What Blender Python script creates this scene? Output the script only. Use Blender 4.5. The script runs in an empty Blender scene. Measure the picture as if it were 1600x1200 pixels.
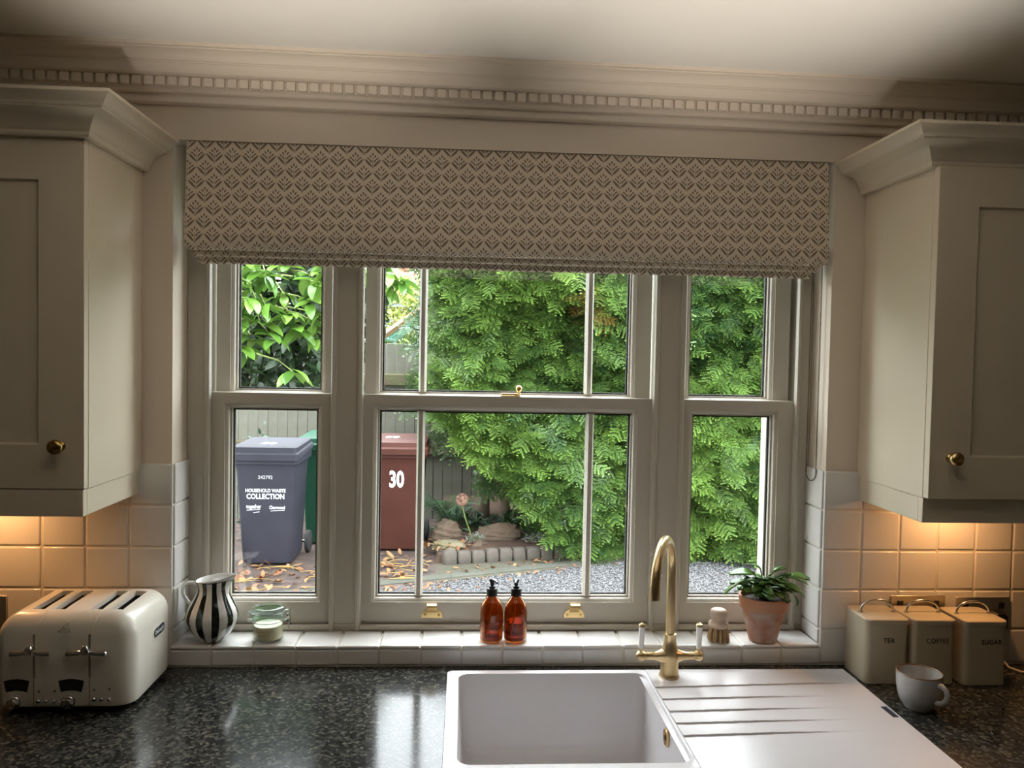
import bpy, bmesh, math, random
import numpy as np
from mathutils import Vector, Matrix

# ------------------------------------------------------------------ scene, camera, light
scene = bpy.context.scene
C = bpy.context.collection
PI = math.pi
random.seed(7)
rng = np.random.default_rng(7)

def make_camera():
    f, cy, cz, p, y, r = 1254.0, -2.00244, 1.69081, 0.03363, 0.05978, 0.0193
    fw = Vector((math.sin(y)*math.cos(p), math.cos(y)*math.cos(p), -math.sin(p)))
    rt = Vector((math.cos(y), -math.sin(y), 0))
    up = rt.cross(fw)
    r2 = math.cos(r)*rt + math.sin(r)*up
    u2 = -math.sin(r)*rt + math.cos(r)*up
    cam = bpy.data.cameras.new('camera')
    cam.sensor_width = 36.0
    cam.lens = f/1600*36.0
    cam.clip_start = 0.02
    cam.clip_end = 200
    o = bpy.data.objects.new('camera', cam)
    C.objects.link(o)
    o.matrix_world = Matrix(((r2.x, u2.x, -fw.x, 0), (r2.y, u2.y, -fw.y, cy), (r2.z, u2.z, -fw.z, cz), (0, 0, 0, 1)))
    scene.camera = o
make_camera()

SKY = 6.6      # zenith radiance
world = bpy.data.worlds.new('overcast_sky')
scene.world = world
world.use_nodes = True
_nt = world.node_tree
_bg = _nt.nodes['Background']
_bg.inputs['Color'].default_value = (0.90, 0.95, 1.0, 1)
# standard overcast sky: three times brighter at the zenith than at the horizon
_tc = _nt.nodes.new('ShaderNodeTexCoord'); _sx = _nt.nodes.new('ShaderNodeSeparateXYZ')
_nt.links.new(_tc.outputs['Generated'], _sx.inputs[0])
_mr = _nt.nodes.new('ShaderNodeMapRange')
_mr.inputs['To Min'].default_value = SKY/3; _mr.inputs['To Max'].default_value = SKY
_nt.links.new(_sx.outputs['Z'], _mr.inputs['Value'])
_nt.links.new(_mr.outputs['Result'], _bg.inputs['Strength'])

scene.view_settings.view_transform = 'Standard'
scene.view_settings.look = 'None'
scene.view_settings.gamma = 1.0
scene.view_settings.use_curve_mapping = False
scene.view_settings.exposure = 1.8

UNDER_CABINET_WATTS = 0.25
FILL_WATTS = 82.0  # each head of the added ceiling fill light

# ------------------------------------------------------------------ material helpers
MATS = {}
def principled(name):
    m = bpy.data.materials.new(name)
    m.use_nodes = True
    nt = m.node_tree
    b = nt.nodes['Principled BSDF']
    MATS[name] = m
    return m, nt, b

def mat(name, col, rough=0.5, metal=0.0, var=None, bump=None, spec=None, coat=0.0, trans=0.0, col2=None, sheen=0.0, detail=4.0, ior=None):
    """var = (scale, contrast): noise that mixes col with col2 (or a darker col). bump = (scale, strength)."""
    m, nt, b = principled(name)
    b.inputs['Base Color'].default_value = (*col, 1)
    b.inputs['Roughness'].default_value = rough
    b.inputs['Metallic'].default_value = metal
    if spec is not None: b.inputs['Specular IOR Level'].default_value = spec
    if coat: b.inputs['Coat Weight'].default_value = coat; b.inputs['Coat Roughness'].default_value = 0.05
    if trans: b.inputs['Transmission Weight'].default_value = trans
    if ior: b.inputs['IOR'].default_value = ior
    if sheen: b.inputs['Sheen Weight'].default_value = sheen
    tc = nt.nodes.new('ShaderNodeTexCoord')
    if var:
        n = nt.nodes.new('ShaderNodeTexNoise'); n.inputs['Scale'].default_value = var[0]; n.inputs['Detail'].default_value = detail
        nt.links.new(tc.outputs['Object'], n.inputs['Vector'])
        r = nt.nodes.new('ShaderNodeMapRange')
        r.inputs['From Min'].default_value = 0.35; r.inputs['From Max'].default_value = 0.65
        r.inputs['To Max'].default_value = var[1]
        nt.links.new(n.outputs['Fac'], r.inputs['Value'])
        mx = nt.nodes.new('ShaderNodeMix'); mx.data_type = 'RGBA'
        c2 = col2 if col2 else tuple(c*0.6 for c in col)
        mx.inputs['A'].default_value = (*col, 1); mx.inputs['B'].default_value = (*c2, 1)
        nt.links.new(r.outputs['Result'], mx.inputs['Factor'])
        nt.links.new(mx.outputs['Result'], b.inputs['Base Color'])
    if bump:
        n = nt.nodes.new('ShaderNodeTexNoise'); n.inputs['Scale'].default_value = bump[0]; n.inputs['Detail'].default_value = 3
        nt.links.new(tc.outputs['Object'], n.inputs['Vector'])
        bp = nt.nodes.new('ShaderNodeBump'); bp.inputs['Strength'].default_value = bump[1]; bp.inputs['Distance'].default_value = 0.01
        nt.links.new(n.outputs['Fac'], bp.inputs['Height'])
        nt.links.new(bp.outputs['Normal'], b.inputs['Normal'])
    return m

class Ex:
    """tiny expression wrapper around Math nodes"""
    def __init__(s, nt, v): s.nt = nt; s.v = v
    def _op(s, op, *a):
        n = s.nt.nodes.new('ShaderNodeMath'); n.operation = op
        for i, x in enumerate((s,)+a):
            x = x.v if isinstance(x, Ex) else x
            if isinstance(x, (int, float)): n.inputs[i].default_value = x
            else: s.nt.links.new(x, n.inputs[i])
        return Ex(s.nt, n.outputs[0])
    def __add__(s, o): return s._op('ADD', o)
    def __sub__(s, o): return s._op('SUBTRACT', o)
    def __mul__(s, o): return s._op('MULTIPLY', o)
    def __truediv__(s, o): return s._op('DIVIDE', o)
    def f(s, op, *a): return s._op(op, *a)

def pane_material(name, tint=(1, 1, 1)):
    m = bpy.data.materials.new(name); m.use_nodes = True; nt = m.node_tree
    for n in list(nt.nodes): nt.nodes.remove(n)
    out = nt.nodes.new('ShaderNodeOutputMaterial')
    t = nt.nodes.new('ShaderNodeBsdfTransparent'); t.inputs['Color'].default_value = (*tint, 1)
    g = nt.nodes.new('ShaderNodeBsdfGlossy'); g.inputs['Roughness'].default_value = 0.02
    # Schlick reflectance from the facing angle, the same from both sides of the thin pane
    lw = nt.nodes.new('ShaderNodeLayerWeight'); lw.inputs['Blend'].default_value = 0.5
    fac = Ex(nt, lw.outputs['Facing']).f('POWER', 5.0)*0.96+0.04
    mx = nt.nodes.new('ShaderNodeMixShader')
    nt.links.new(fac.v, mx.inputs[0]); nt.links.new(t.outputs[0], mx.inputs[1]); nt.links.new(g.outputs[0], mx.inputs[2])
    nt.links.new(mx.outputs[0], out.inputs[0])
    MATS[name] = m
    return m

def leaf_material(name, c_dark, c_light, rough=0.4, transl=0.25):
    """leaf: colour from the per-piece 'tint' attribute (0..1), some light passing through"""
    m, nt, b = principled(name)
    at = nt.nodes.new('ShaderNodeAttribute'); at.attribute_name = 'tint'
    ra = nt.nodes.new('ShaderNodeValToRGB')
    ra.color_ramp.elements[0].color = (*c_dark, 1); ra.color_ramp.elements[1].color = (*c_light, 1)
    if len(c_dark) and name == 'hedge_leaf':
        ra.color_ramp.elements[1].position = 0.85
        e = ra.color_ramp.elements.new(1.0); e.color = (0.17, 0.06, 0.015, 1)
    nt.links.new(at.outputs['Fac'], ra.inputs[0])
    nt.links.new(ra.outputs[0], b.inputs['Base Color'])
    b.inputs['Roughness'].default_value = rough
    tr = nt.nodes.new('ShaderNodeBsdfTranslucent'); nt.links.new(ra.outputs[0], tr.inputs['Color'])
    mx = nt.nodes.new('ShaderNodeMixShader'); mx.inputs[0].default_value = transl
    out = nt.nodes['Material Output']
    nt.links.new(b.outputs[0], mx.inputs[1]); nt.links.new(tr.outputs[0], mx.inputs[2]); nt.links.new(mx.outputs[0], out.inputs[0])
    return m

def object_tint_leaf(name, cols, rough=0.35, transl=0.25):
    """leaf whose shade varies from object to object"""
    m, nt, b = principled(name)
    oi = nt.nodes.new('ShaderNodeObjectInfo')
    ra = nt.nodes.new('ShaderNodeValToRGB')
    for i, c in enumerate(cols):
        e = ra.color_ramp.elements[i] if i < 2 else ra.color_ramp.elements.new(0.5)
        e.position = i/(len(cols)-1); e.color = (*c, 1)
    for i, c in enumerate(cols): ra.color_ramp.elements[i].color = (*c, 1)
    nt.links.new(oi.outputs['Random'], ra.inputs[0]); nt.links.new(ra.outputs[0], b.inputs['Base Color'])
    b.inputs['Roughness'].default_value = rough
    tr = nt.nodes.new('ShaderNodeBsdfTranslucent'); nt.links.new(ra.outputs[0], tr.inputs['Color'])
    mx = nt.nodes.new('ShaderNodeMixShader'); mx.inputs[0].default_value = transl
    out = nt.nodes['Material Output']
    nt.links.new(b.outputs[0], mx.inputs[1]); nt.links.new(tr.outputs[0], mx.inputs[2]); nt.links.new(mx.outputs[0], out.inputs[0])
    return m

# ------------------------------------------------------------------ mesh helpers
class MB:
    def __init__(s): s.v = []; s.f = []
    def add(s, vs, fs):
        o = len(s.v); s.v += [tuple(x) for x in vs]; s.f += [tuple(i+o for i in q) for q in fs]; return s
    def box(s, x0, x1, y0, y1, z0, z1):
        return s.add([(x0,y0,z0),(x1,y0,z0),(x1,y1,z0),(x0,y1,z0),(x0,y0,z1),(x1,y0,z1),(x1,y1,z1),(x0,y1,z1)],
                     [(0,3,2,1),(4,5,6,7),(0,1,5,4),(1,2,6,5),(2,3,7,6),(3,0,4,7)])
    def loft(s, loops, cap0=True, cap1=True, closed=True):
        n = len(loops[0]); vs = [p for l in loops for p in l]; fs = []
        for k in range(len(loops)-1):
            for i in range(n if closed else n-1):
                j = (i+1) % n
                fs.append((k*n+i, k*n+j, (k+1)*n+j, (k+1)*n+i))
        if cap0: fs.append(tuple(range(n))[::-1])
        if cap1: fs.append(tuple((len(loops)-1)*n+i for i in range(n)))
        return s.add(vs, fs)
    def lathe(s, prof, seg=32, c=(0,0,0), cap0=True, cap1=True):
        loops = [[(c[0]+r*math.cos(2*PI*i/seg), c[1]+r*math.sin(2*PI*i/seg), c[2]+z) for i in range(seg)] for r, z in prof]
        return s.loft(loops, cap0, cap1)
    def prism_x(s, prof, x0, x1):
        return s.loft([[(x0, y, z) for y, z in prof], [(x1, y, z) for y, z in prof]])
    def tube(s, path, rad, seg=12, cap=True, closed=False):
        path = [Vector(p) for p in path]; n = len(path)
        if not isinstance(rad, (list, tuple)): rad = [rad]*n
        loops = []; prev = None
        for i, p in enumerate(path):
            if closed: t = path[(i+1) % n]-path[i-1]
            else: t = path[min(i+1, n-1)]-path[max(i-1, 0)]
            t.normalize()
            if prev is None:
                a = Vector((0,0,1)) if abs(t.z) < 0.9 else Vector((1,0,0))
                u = t.cross(a).normalized()
            else:
                u = (prev-t*prev.dot(t)).normalized()
            prev = u; w = t.cross(u)
            loops.append([tuple(p+(u*math.cos(2*PI*k/seg)+w*math.sin(2*PI*k/seg))*rad[i]) for k in range(seg)])
        if closed: loops.append(loops[0]); cap = False
        return s.loft(loops, cap, cap)
    def build(s, name, m, parent=None, smooth=None, bevel=None, seg=2, loc=None):
        me = bpy.data.meshes.new(name); me.from_pydata(s.v, [], s.f); me.update()
        return link_mesh(name, me, m, parent, smooth, bevel, seg, loc)

def link_mesh(name, me, m, parent=None, smooth=None, bevel=None, seg=2, loc=None, fix=True):
    if fix:
        bm = bmesh.new(); bm.from_mesh(me)
        bmesh.ops.recalc_face_normals(bm, faces=bm.faces); bm.to_mesh(me); bm.free()
    o = bpy.data.objects.new(name, me); C.objects.link(o)
    if isinstance(m, str): m = MATS[m]
    if m and not me.materials: me.materials.append(m)
    if parent: o.parent = parent
    if smooth is not None:
        me.shade_smooth(); me.set_sharp_from_angle(angle=math.radians(smooth))
    if bevel:
        b = o.modifiers.new('bevel', 'BEVEL'); b.width = bevel; b.segments = seg; b.limit_method = 'ANGLE'; b.angle_limit = math.radians(40)
        if smooth is None:
            me.shade_smooth(); me.set_sharp_from_angle(angle=math.radians(70))
    if loc: o.location = loc
    return o

def rrect(cx, cy, hx, hy, r, z, n=6):
    """rounded rectangle loop; r may be 4 radii (++ , -+, --, +-)"""
    rs = r if isinstance(r, (list, tuple)) else [r]*4
    pts = []
    for k, (sx, sy) in enumerate(((1,1),(-1,1),(-1,-1),(1,-1))):
        rr = max(rs[k], 1e-4); ox, oy = cx+sx*(hx-rr), cy+sy*(hy-rr)
        for i in range(n+1):
            a = PI/2*(k+i/n)
            pts.append((ox+rr*math.cos(a), oy+rr*math.sin(a), z))
    return pts

def empty(name, loc=(0,0,0), rz=0.0, parent=None):
    o = bpy.data.objects.new(name, None); C.objects.link(o)
    o.empty_display_size = 0.1; o.location = loc; o.rotation_euler = (0,0,rz)
    if parent: o.parent = parent
    return o
def tag(o, label, cat, group=None, kind=None):
    if label: o['label'] = label
    if cat: o['category'] = cat
    if group: o['group'] = group
    if kind: o['kind'] = kind
    return o
def thing(name, label, cat, loc=(0,0,0), rz=0.0, group=None): return tag(empty(name, loc, rz), label, cat, group)
def structure(o, label=None):
    o['kind'] = 'structure'
    if label: o['label'] = label
    return o
def bake(o):
    bpy.context.view_layer.update()
    dg = bpy.context.evaluated_depsgraph_get()
    me = bpy.data.meshes.new_from_object(o.evaluated_get(dg))
    o.modifiers.clear(); o.data = me
    return o
def text_part(name, s, size, m, parent, loc, rot, depth=0.0004, bold=0.0, width=1.0, spacing=1.0, shear=0.0):
    cu = bpy.data.curves.new(name, 'FONT'); cu.body = s; cu.size = size; cu.extrude = depth; cu.offset = bold
    cu.align_x = 'CENTER'; cu.align_y = 'CENTER'; cu.space_character = spacing; cu.resolution_u = 3; cu.shear = shear
    t = bpy.data.objects.new(name, cu); C.objects.link(t)
    bpy.context.view_layer.update()
    me = bpy.data.meshes.new_from_object(t.evaluated_get(bpy.context.evaluated_depsgraph_get()))
    bpy.data.objects.remove(t); bpy.data.curves.remove(cu)
    me.materials.clear()
    o = link_mesh(name, me, m, parent, fix=False)
    o.location = loc; o.rotation_euler = rot; o.scale = (width, 1, 1)
    return o

def numpy_mesh(name, V, F, m, parent=None, tint=None, smooth=False):
    """V (n,3), F (m,3) or (m,4) arrays"""
    me = bpy.data.meshes.new(name)
    k = F.shape[1]
    me.vertices.add(len(V)); me.vertices.foreach_set('co', V.astype(np.float32).ravel())
    me.loops.add(F.size); me.loops.foreach_set('vertex_index', F.astype(np.int32).ravel())
    me.polygons.add(len(F)); me.polygons.foreach_set('loop_start', np.arange(0, F.size, k, dtype=np.int32))
    me.update(calc_edges=True)
    if tint is not None:
        a = me.attributes.new('tint', 'FLOAT', 'POINT'); a.data.foreach_set('value', tint.astype(np.float32))
    if smooth: me.shade_smooth()
    return link_mesh(name, me, m, parent, fix=False)
def frames(axis, normal):
    """stack of rotation matrices with columns (axis, side, normal)"""
    a = axis/np.linalg.norm(axis, axis=1, keepdims=True)
    n = normal-(normal*a).sum(1, keepdims=True)*a
    n /= np.linalg.norm(n, axis=1, keepdims=True)
    s = np.cross(n, a)
    return np.stack([a, s, n], axis=2)
def scatter(template_V, template_F, R, P, S):
    """copies of a template placed by rotation stacks R, positions P, scales S"""
    n = len(P); k = len(template_V)
    V = np.einsum('nij,kj->nki', R, template_V)*S[:, None, None]+P[:, None, :]
    F = (template_F[None]+(np.arange(n)*k)[:, None, None]).reshape(-1, template_F.shape[1])
    return V.reshape(-1, 3), F

# ------------------------------------------------------------------ materials
mat('plaster', (0.70, 0.61, 0.50), 0.75, bump=(60, 0.03))
mat('room_paint', (0.38, 0.33, 0.26), 0.75)
mat('ceiling_paint', (0.90, 0.86, 0.80), 0.8, bump=(40, 0.04))
mat('cornice_paint', (0.74, 0.65, 0.54), 0.55)
mat('cabinet_paint', (0.71, 0.62, 0.475), 0.42, bump=(25, 0.015))
mat('frame_paint', (0.52, 0.48, 0.41), 0.35, bump=(18, 0.02))
mat('outer_paint', (0.3825, 0.3465, 0.279), 0.6)
mat('tile_glaze', (0.70, 0.685, 0.655), 0.16, bump=(14, 0.12), coat=0.3)
mat('grout', (0.66, 0.62, 0.55), 0.85, bump=(200, 0.1))
mat('floor_stone', (0.30, 0.26, 0.20), 0.5, var=(3, 0.4))
mat('brass', (0.72, 0.52, 0.24), 0.28, 1.0, bump=(60, 0.02))
mat('brushed_brass', (0.66, 0.50, 0.27), 0.33, 1.0, var=(30, 0.15))
mat('old_brass', (0.42, 0.28, 0.09), 0.22, 1.0)
mat('chrome', (0.86, 0.86, 0.86), 0.06, 1.0)
mat('steel_wire', (0.62, 0.62, 0.62), 0.2, 1.0)
mat('brushed_steel', (0.62, 0.56, 0.47), 0.38, 1.0)
mat('black_plastic', (0.012, 0.012, 0.013), 0.35)
mat('spacer_black', (0.02, 0.02, 0.02), 0.6)
mat('sink_white', (0.61, 0.59, 0.60), 0.3, bump=(300, 0.02))
mat('cream_enamel', (0.78, 0.735, 0.63), 0.3, coat=0.3)
mat('cream_tin', (0.50, 0.44, 0.32), 0.34, coat=0.2)
mat('dark_print', (0.03, 0.02, 0.015), 0.6)
mat('white_print', (0.595, 0.609, 0.616), 0.6)
mat('gold_print', (0.45, 0.28, 0.06), 0.4)
mat('ceramic_white', (0.86, 0.85, 0.82), 0.12, coat=0.5)
mat('stoneware', (0.45, 0.445, 0.43), 0.22, var=(40, 0.25), coat=0.4)
mat('brown_rim', (0.22, 0.12, 0.05), 0.3, coat=0.3)
mat('wax', (0.80, 0.72, 0.50), 0.5)
mat('beech', (0.58, 0.46, 0.35), 0.6, var=(20, 0.4))
mat('bristle', (0.50, 0.34, 0.18), 0.8, var=(60, 0.5))
mat('terracotta', (0.36, 0.15, 0.08), 0.85, var=(24, 0.8), col2=(0.52, 0.42, 0.36), bump=(60, 0.15))
mat('terracotta_rim', (0.46, 0.20, 0.10), 0.85, var=(20, 0.4), col2=(0.46, 0.30, 0.22), bump=(60, 0.12))
mat('soil', (0.035, 0.022, 0.014), 0.95, var=(50, 0.6), bump=(60, 0.6))
mat('bin_grey', (0.040, 0.040, 0.054), 0.62, spec=0.2, var=(5, 0.4), bump=(30, 0.05))
mat('bin_brown', (0.070, 0.024, 0.017), 0.62, spec=0.2, var=(5, 0.4), bump=(30, 0.05))
mat('bin_green', (0.01092, 0.05678, 0.03276), 0.62, spec=0.2, var=(5, 0.3), bump=(30, 0.05))
mat('rubber', (0.02, 0.02, 0.02), 0.8)
mat('fence_wood', (0.1331, 0.1279, 0.1024), 0.85, var=(6, 0.6), col2=(0.08702, 0.09213, 0.06143), bump=(40, 0.3))
mat('mossy_wood', (0.0693, 0.05355, 0.02835), 0.9, var=(8, 0.8), col2=(0.063, 0.0693, 0.0252), bump=(40, 0.3))
mat('bark', (0.13, 0.095, 0.065), 0.9, var=(14, 0.7), bump=(30, 0.6))
mat('concrete', (0.055, 0.055, 0.042), 0.9, var=(7, 0.6), col2=(0.038, 0.042, 0.026), bump=(50, 0.3))
mat('yard_ground', (0.032, 0.022, 0.018), 0.9, var=(9, 0.8), col2=(0.0784, 0.049, 0.03675), bump=(40, 0.5))
mat('lawn', (0.07, 0.12, 0.03), 0.9, var=(4, 0.5))
mat('bed_soil', (0.03675, 0.02205, 0.0147), 0.95, var=(14, 0.8), col2=(0.0735, 0.03675, 0.0196), bump=(40, 0.8))
mat('sandstone', (0.1019, 0.06664, 0.04312), 0.85, var=(9, 0.8), col2=(0.05096, 0.0392, 0.02352), bump=(25, 0.5))
mat('mossy_stone', (0.098, 0.0882, 0.0441), 0.9, var=(8, 0.7), col2=(0.147, 0.1176, 0.0833), bump=(25, 0.4))
mat('cobble', (0.06989, 0.05645, 0.0457), 0.85, var=(12, 0.7), col2=(0.03763, 0.03494, 0.02419), bump=(40, 0.4))
mat('stalk_yellow', (0.264, 0.1632, 0.0384), 0.7)
mat('flower_pink', (0.372, 0.216, 0.156), 0.7)
mat('stem_green', (0.16, 0.20, 0.05), 0.7)
mat('greenhouse_wood', (0.16, 0.09, 0.05), 0.7, var=(6, 0.5))
mat('greenhouse_metal', (0.30, 0.34, 0.33), 0.45)
mat('green_sheet', (0.05, 0.33, 0.20), 0.6)
mat('lamp_shade', (0.75, 0.70, 0.60), 0.7)
mat('house_render', (0.62, 0.55, 0.45), 0.9, bump=(30, 0.3))
mat('chain_metal', (0.16, 0.13, 0.09), 0.35, 1.0)
mat('cable', (0.55, 0.50, 0.42), 0.5)
pane_material('window_glass', (0.97, 0.98, 0.97))
pane_material('greenhouse_glass', (0.80, 0.88, 0.86))
leaf_material('hedge_leaf', (0.014, 0.046, 0.012), (0.18, 0.30, 0.052), 0.45, 0.22)
leaf_material('bush_leaf', (0.14, 0.182, 0.035), (0.294, 0.308, 0.07), 0.5, 0.35)
leaf_material('red_leaf', (0.288, 0.128, 0.08), (0.44, 0.264, 0.176), 0.5, 0.35)
leaf_material('shaded_leaf', (0.0084, 0.021, 0.007), (0.0245, 0.0525, 0.0154), 0.4, 0.15)  # laurel leaf with the crown's deep shade put into its colour
leaf_material('bed_leaf', (0.011, 0.033, 0.01375), (0.033, 0.077, 0.0275), 0.5, 0.2)
leaf_material('silver_leaf', (0.11, 0.132, 0.099), (0.3025, 0.319, 0.286), 0.6, 0.2)
leaf_material('gravel', (0.036, 0.036, 0.039), (0.138, 0.135, 0.138), 0.7, 0.0)
object_tint_leaf('laurel_leaf', [(0.041, 0.0984, 0.0164), (0.0984, 0.205, 0.0287), (0.1558, 0.2706, 0.0492)], 0.25, 0.3)
object_tint_leaf('cactus_leaf', [(0.032, 0.096, 0.032), (0.08, 0.208, 0.048), (0.176, 0.32, 0.056)], 0.3, 0.15)
object_tint_leaf('fern_leaf', [(0.0165, 0.055, 0.0165), (0.0385, 0.0935, 0.0275)], 0.5, 0.25)
object_tint_leaf('dead_leaf', [(0.1403, 0.04675, 0.0187), (0.2104, 0.0935, 0.03272), (0.2338, 0.1403, 0.06077)], 0.6, 0.15)

def granite():
    m, nt, b = principled('granite')
    tc = nt.nodes.new('ShaderNodeTexCoord')
    vo = nt.nodes.new('ShaderNodeTexVoronoi'); vo.inputs['Scale'].default_value = 165
    nz = nt.nodes.new('ShaderNodeTexNoise'); nz.inputs['Scale'].default_value = 260; nz.inputs['Detail'].default_value = 3
    nt.links.new(tc.outputs['Object'], nz.inputs['Vector'])
    ad = nt.nodes.new('ShaderNodeMix'); ad.data_type = 'VECTOR'; ad.inputs['Factor'].default_value = 0.012
    nt.links.new(tc.outputs['Object'], ad.inputs['A']); nt.links.new(nz.outputs['Color'], ad.inputs['B'])
    nt.links.new(ad.outputs['Result'], vo.inputs['Vector'])
    sp = nt.nodes.new('ShaderNodeSeparateColor'); nt.links.new(vo.outputs['Color'], sp.inputs[0])
    ra = nt.nodes.new('ShaderNodeValToRGB'); ra.color_ramp.interpolation = 'CONSTANT'
    el = ra.color_ramp.elements
    el[0].position = 0; el[0].color = (0.008, 0.009, 0.009, 1); el[1].position = 0.34; el[1].color = (0.022, 0.024, 0.024, 1)
    for p, c in ((0.58, (0.040, 0.039, 0.034, 1)), (0.76, (0.062, 0.060, 0.051, 1)), (0.92, (0.105, 0.10, 0.08, 1))):
        e = el.new(p); e.color = c
    nt.links.new(sp.outputs[0], ra.inputs[0]); nt.links.new(ra.outputs[0], b.inputs['Base Color'])
    b.inputs['Roughness'].default_value = 0.13
    b.inputs['Specular IOR Level'].default_value = 0.24
granite()

def jug_material():
    m, nt, b = principled('jug_stripes')
    tc = nt.nodes.new('ShaderNodeTexCoord'); sp = nt.nodes.new('ShaderNodeSeparateXYZ')
    nt.links.new(tc.outputs['Object'], sp.inputs[0])
    x, y, z = (Ex(nt, sp.outputs[i]) for i in range(3))
    a = y.f('ARCTAN2', x)
    s = (a*10.0 + 0.6).f('SINE')
    # 13 stripes round the body; stripes stop at the rim line
    k = (s-0.10).f('GREATER_THAN', 0.0)*z.f('LESS_THAN', 0.1555)*z.f('GREATER_THAN', 0.004)
    line = z.f('GREATER_THAN', 0.1535)*z.f('LESS_THAN', 0.1555)
    r = (x*x+y*y).f('SQRT')
    k = k.f('MAXIMUM', line)
    mx = nt.nodes.new('ShaderNodeMix'); mx.data_type = 'RGBA'
    mx.inputs['A'].default_value = (0.80, 0.77, 0.72, 1); mx.inputs['B'].default_value = (0.010, 0.018, 0.012, 1)
    nt.links.new(k.v, mx.inputs['Factor']); nt.links.new(mx.outputs['Result'], b.inputs['Base Color'])
    b.inputs['Roughness'].default_value = 0.12; b.inputs['Coat Weight'].default_value = 0.4
jug_material()

def blind_material():
    m, nt, b = principled('blind_fabric')
    DX, DZ = 0.0425, 0.0325
    uvn = nt.nodes.new('ShaderNodeUVMap'); sp = nt.nodes.new('ShaderNodeSeparateXYZ'); nt.links.new(uvn.outputs[0], sp.inputs[0])
    U, V = Ex(nt, sp.outputs[0]), Ex(nt, sp.outputs[1])
    tcn = nt.nodes.new('ShaderNodeTexCoord')
    wob = nt.nodes.new('ShaderNodeTexNoise'); wob.inputs['Scale'].default_value = 900; nt.links.new(tcn.outputs['Object'], wob.inputs['Vector'])
    W = (Ex(nt, wob.outputs['Fac'])-0.5)*0.5
    def motif(uo, vo):
        x = ((U/DX+uo).f('FRACT')-0.5).f('ABSOLUTE')/1.06
        y = (((V/(2*DZ)+vo).f('FRACT'))*(2*DZ/DX)-0.12)/1.10
        res = None
        for cx, cy, A, B, ang, ser in ((0.225,0.20,0.28,0.060,45,1),(0.115,0.33,0.105,0.038,52,0),(0.245,0.45,0.085,0.040,38,0),
                                    (0.125,0.57,0.085,0.040,62,0),(0.0,0.68,0.085,0.042,90,0),(0.0,-0.035,0.035,0.035,0,0),(0.0,0.24,0.27,0.013,90,0)):
            c, s = math.cos(math.radians(ang)), math.sin(math.radians(ang))
            p = (x*c + y*s - (cx*c+cy*s))/A
            q = (x*-s + y*c - (-cx*s+cy*c))/B
            d = (p*p + q*q).f('SQRT')
            if ser: d = d - (p*22.0).f('SINE')*0.16
            k = (d + W).f('LESS_THAN', 1.0)
            res = k if res is None else res.f('MAXIMUM', k)
        return res
    k = motif(0.0, 0.0).f('MAXIMUM', motif(0.5, 0.5))
    mx = nt.nodes.new('ShaderNodeMix'); mx.data_type = 'RGBA'
    mx.inputs['A'].default_value = (0.67, 0.58, 0.46, 1); mx.inputs['B'].default_value = (0.14, 0.10, 0.065, 1)
    nt.links.new((k*0.9).v, mx.inputs['Factor']); nt.links.new(mx.outputs['Result'], b.inputs['Base Color'])
    b.inputs['Roughness'].default_value = 0.9
    wv = nt.nodes.new('ShaderNodeTexNoise'); wv.inputs['Scale'].default_value = 600; nt.links.new(tcn.outputs['Object'], wv.inputs['Vector'])
    bp = nt.nodes.new('ShaderNodeBump'); bp.inputs['Strength'].default_value = 0.15; bp.inputs['Distance'].default_value = 0.002
    nt.links.new(wv.outputs['Fac'], bp.inputs['Height']); nt.links.new(bp.outputs['Normal'], b.inputs['Normal'])
blind_material()

def glass_solid(name, col, rough=0.02, ior=1.45):
    m, nt, b = principled(name)
    b.inputs['Base Color'].default_value = (*col, 1); b.inputs['Transmission Weight'].default_value = 1.0
    b.inputs['Roughness'].default_value = rough; b.inputs['IOR'].default_value = ior
glass_solid('amber_glass', (0.60, 0.21, 0.03))
glass_solid('liquid_amber', (0.80, 0.35, 0.08), 0.05, 1.33)
pane_material('jar_glass', (0.97, 0.99, 0.98))
pane_material('jar_lid_glass', (0.92, 0.975, 0.965))
def emitter(name, col, strength):
    m, nt, b = principled(name)
    b.inputs['Base Color'].default_value = (0.9, 0.85, 0.75, 1)
    b.inputs['Emission Color'].default_value = (*col, 1); b.inputs['Emission Strength'].default_value = strength
emitter('lamp_lens', (1.0, 0.68, 0.36), 5.0)

# ------------------------------------------------------------------ room shell
RX0, RX1, RY0, CZ = -2.3, 2.5, -4.4, 2.39
XL, XR, ZS, ZL = -0.7137, 0.9365, 0.962, 2.203      # window recess
wf = MB()
wf.box(RX0-0.2, XL, 0.01, 0.22, -0.3, 2.75).box(XR, RX1+0.2, 0.01, 0.22, -0.3, 2.75)
wf.box(XL, XR, 0.01, 0.22, ZL, 2.75).box(XL, XR, 0.01, 0.22, -0.3, 0.93)
wall_front = structure(wf.build('wall_front', 'plaster'), 'off-white plaster wall around the kitchen window')
ol = MB()
ol.box(RX0-0.2, -0.665, 0.22, 0.32, -0.3, 2.75).box(0.880, RX1+0.2, 0.22, 0.32, -0.3, 2.75)
ol.box(-0.665, 0.880, 0.22, 0.32, 2.12, 2.75).box(-0.665, 0.880, 0.22, 0.34, -0.3, 0.93)
ol.build('outer_leaf', 'outer_paint', wall_front)
structure(MB().box(RX0-0.2, RX0, RY0-0.2, 0.01, -0.3, 2.75).build('wall_left', 'room_paint'))
structure(MB().box(RX1, RX1+0.2, RY0-0.2, 0.01, -0.3, 2.75).build('wall_right', 'room_paint'))
structure(MB().box(RX0, RX1, RY0-0.2, RY0, -0.3, 2.75).build('wall_back', 'room_paint'))
structure(MB().box(RX0, RX1, RY0, 0.01, -0.3, 0.0).build('floor', 'floor_stone'))
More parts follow.
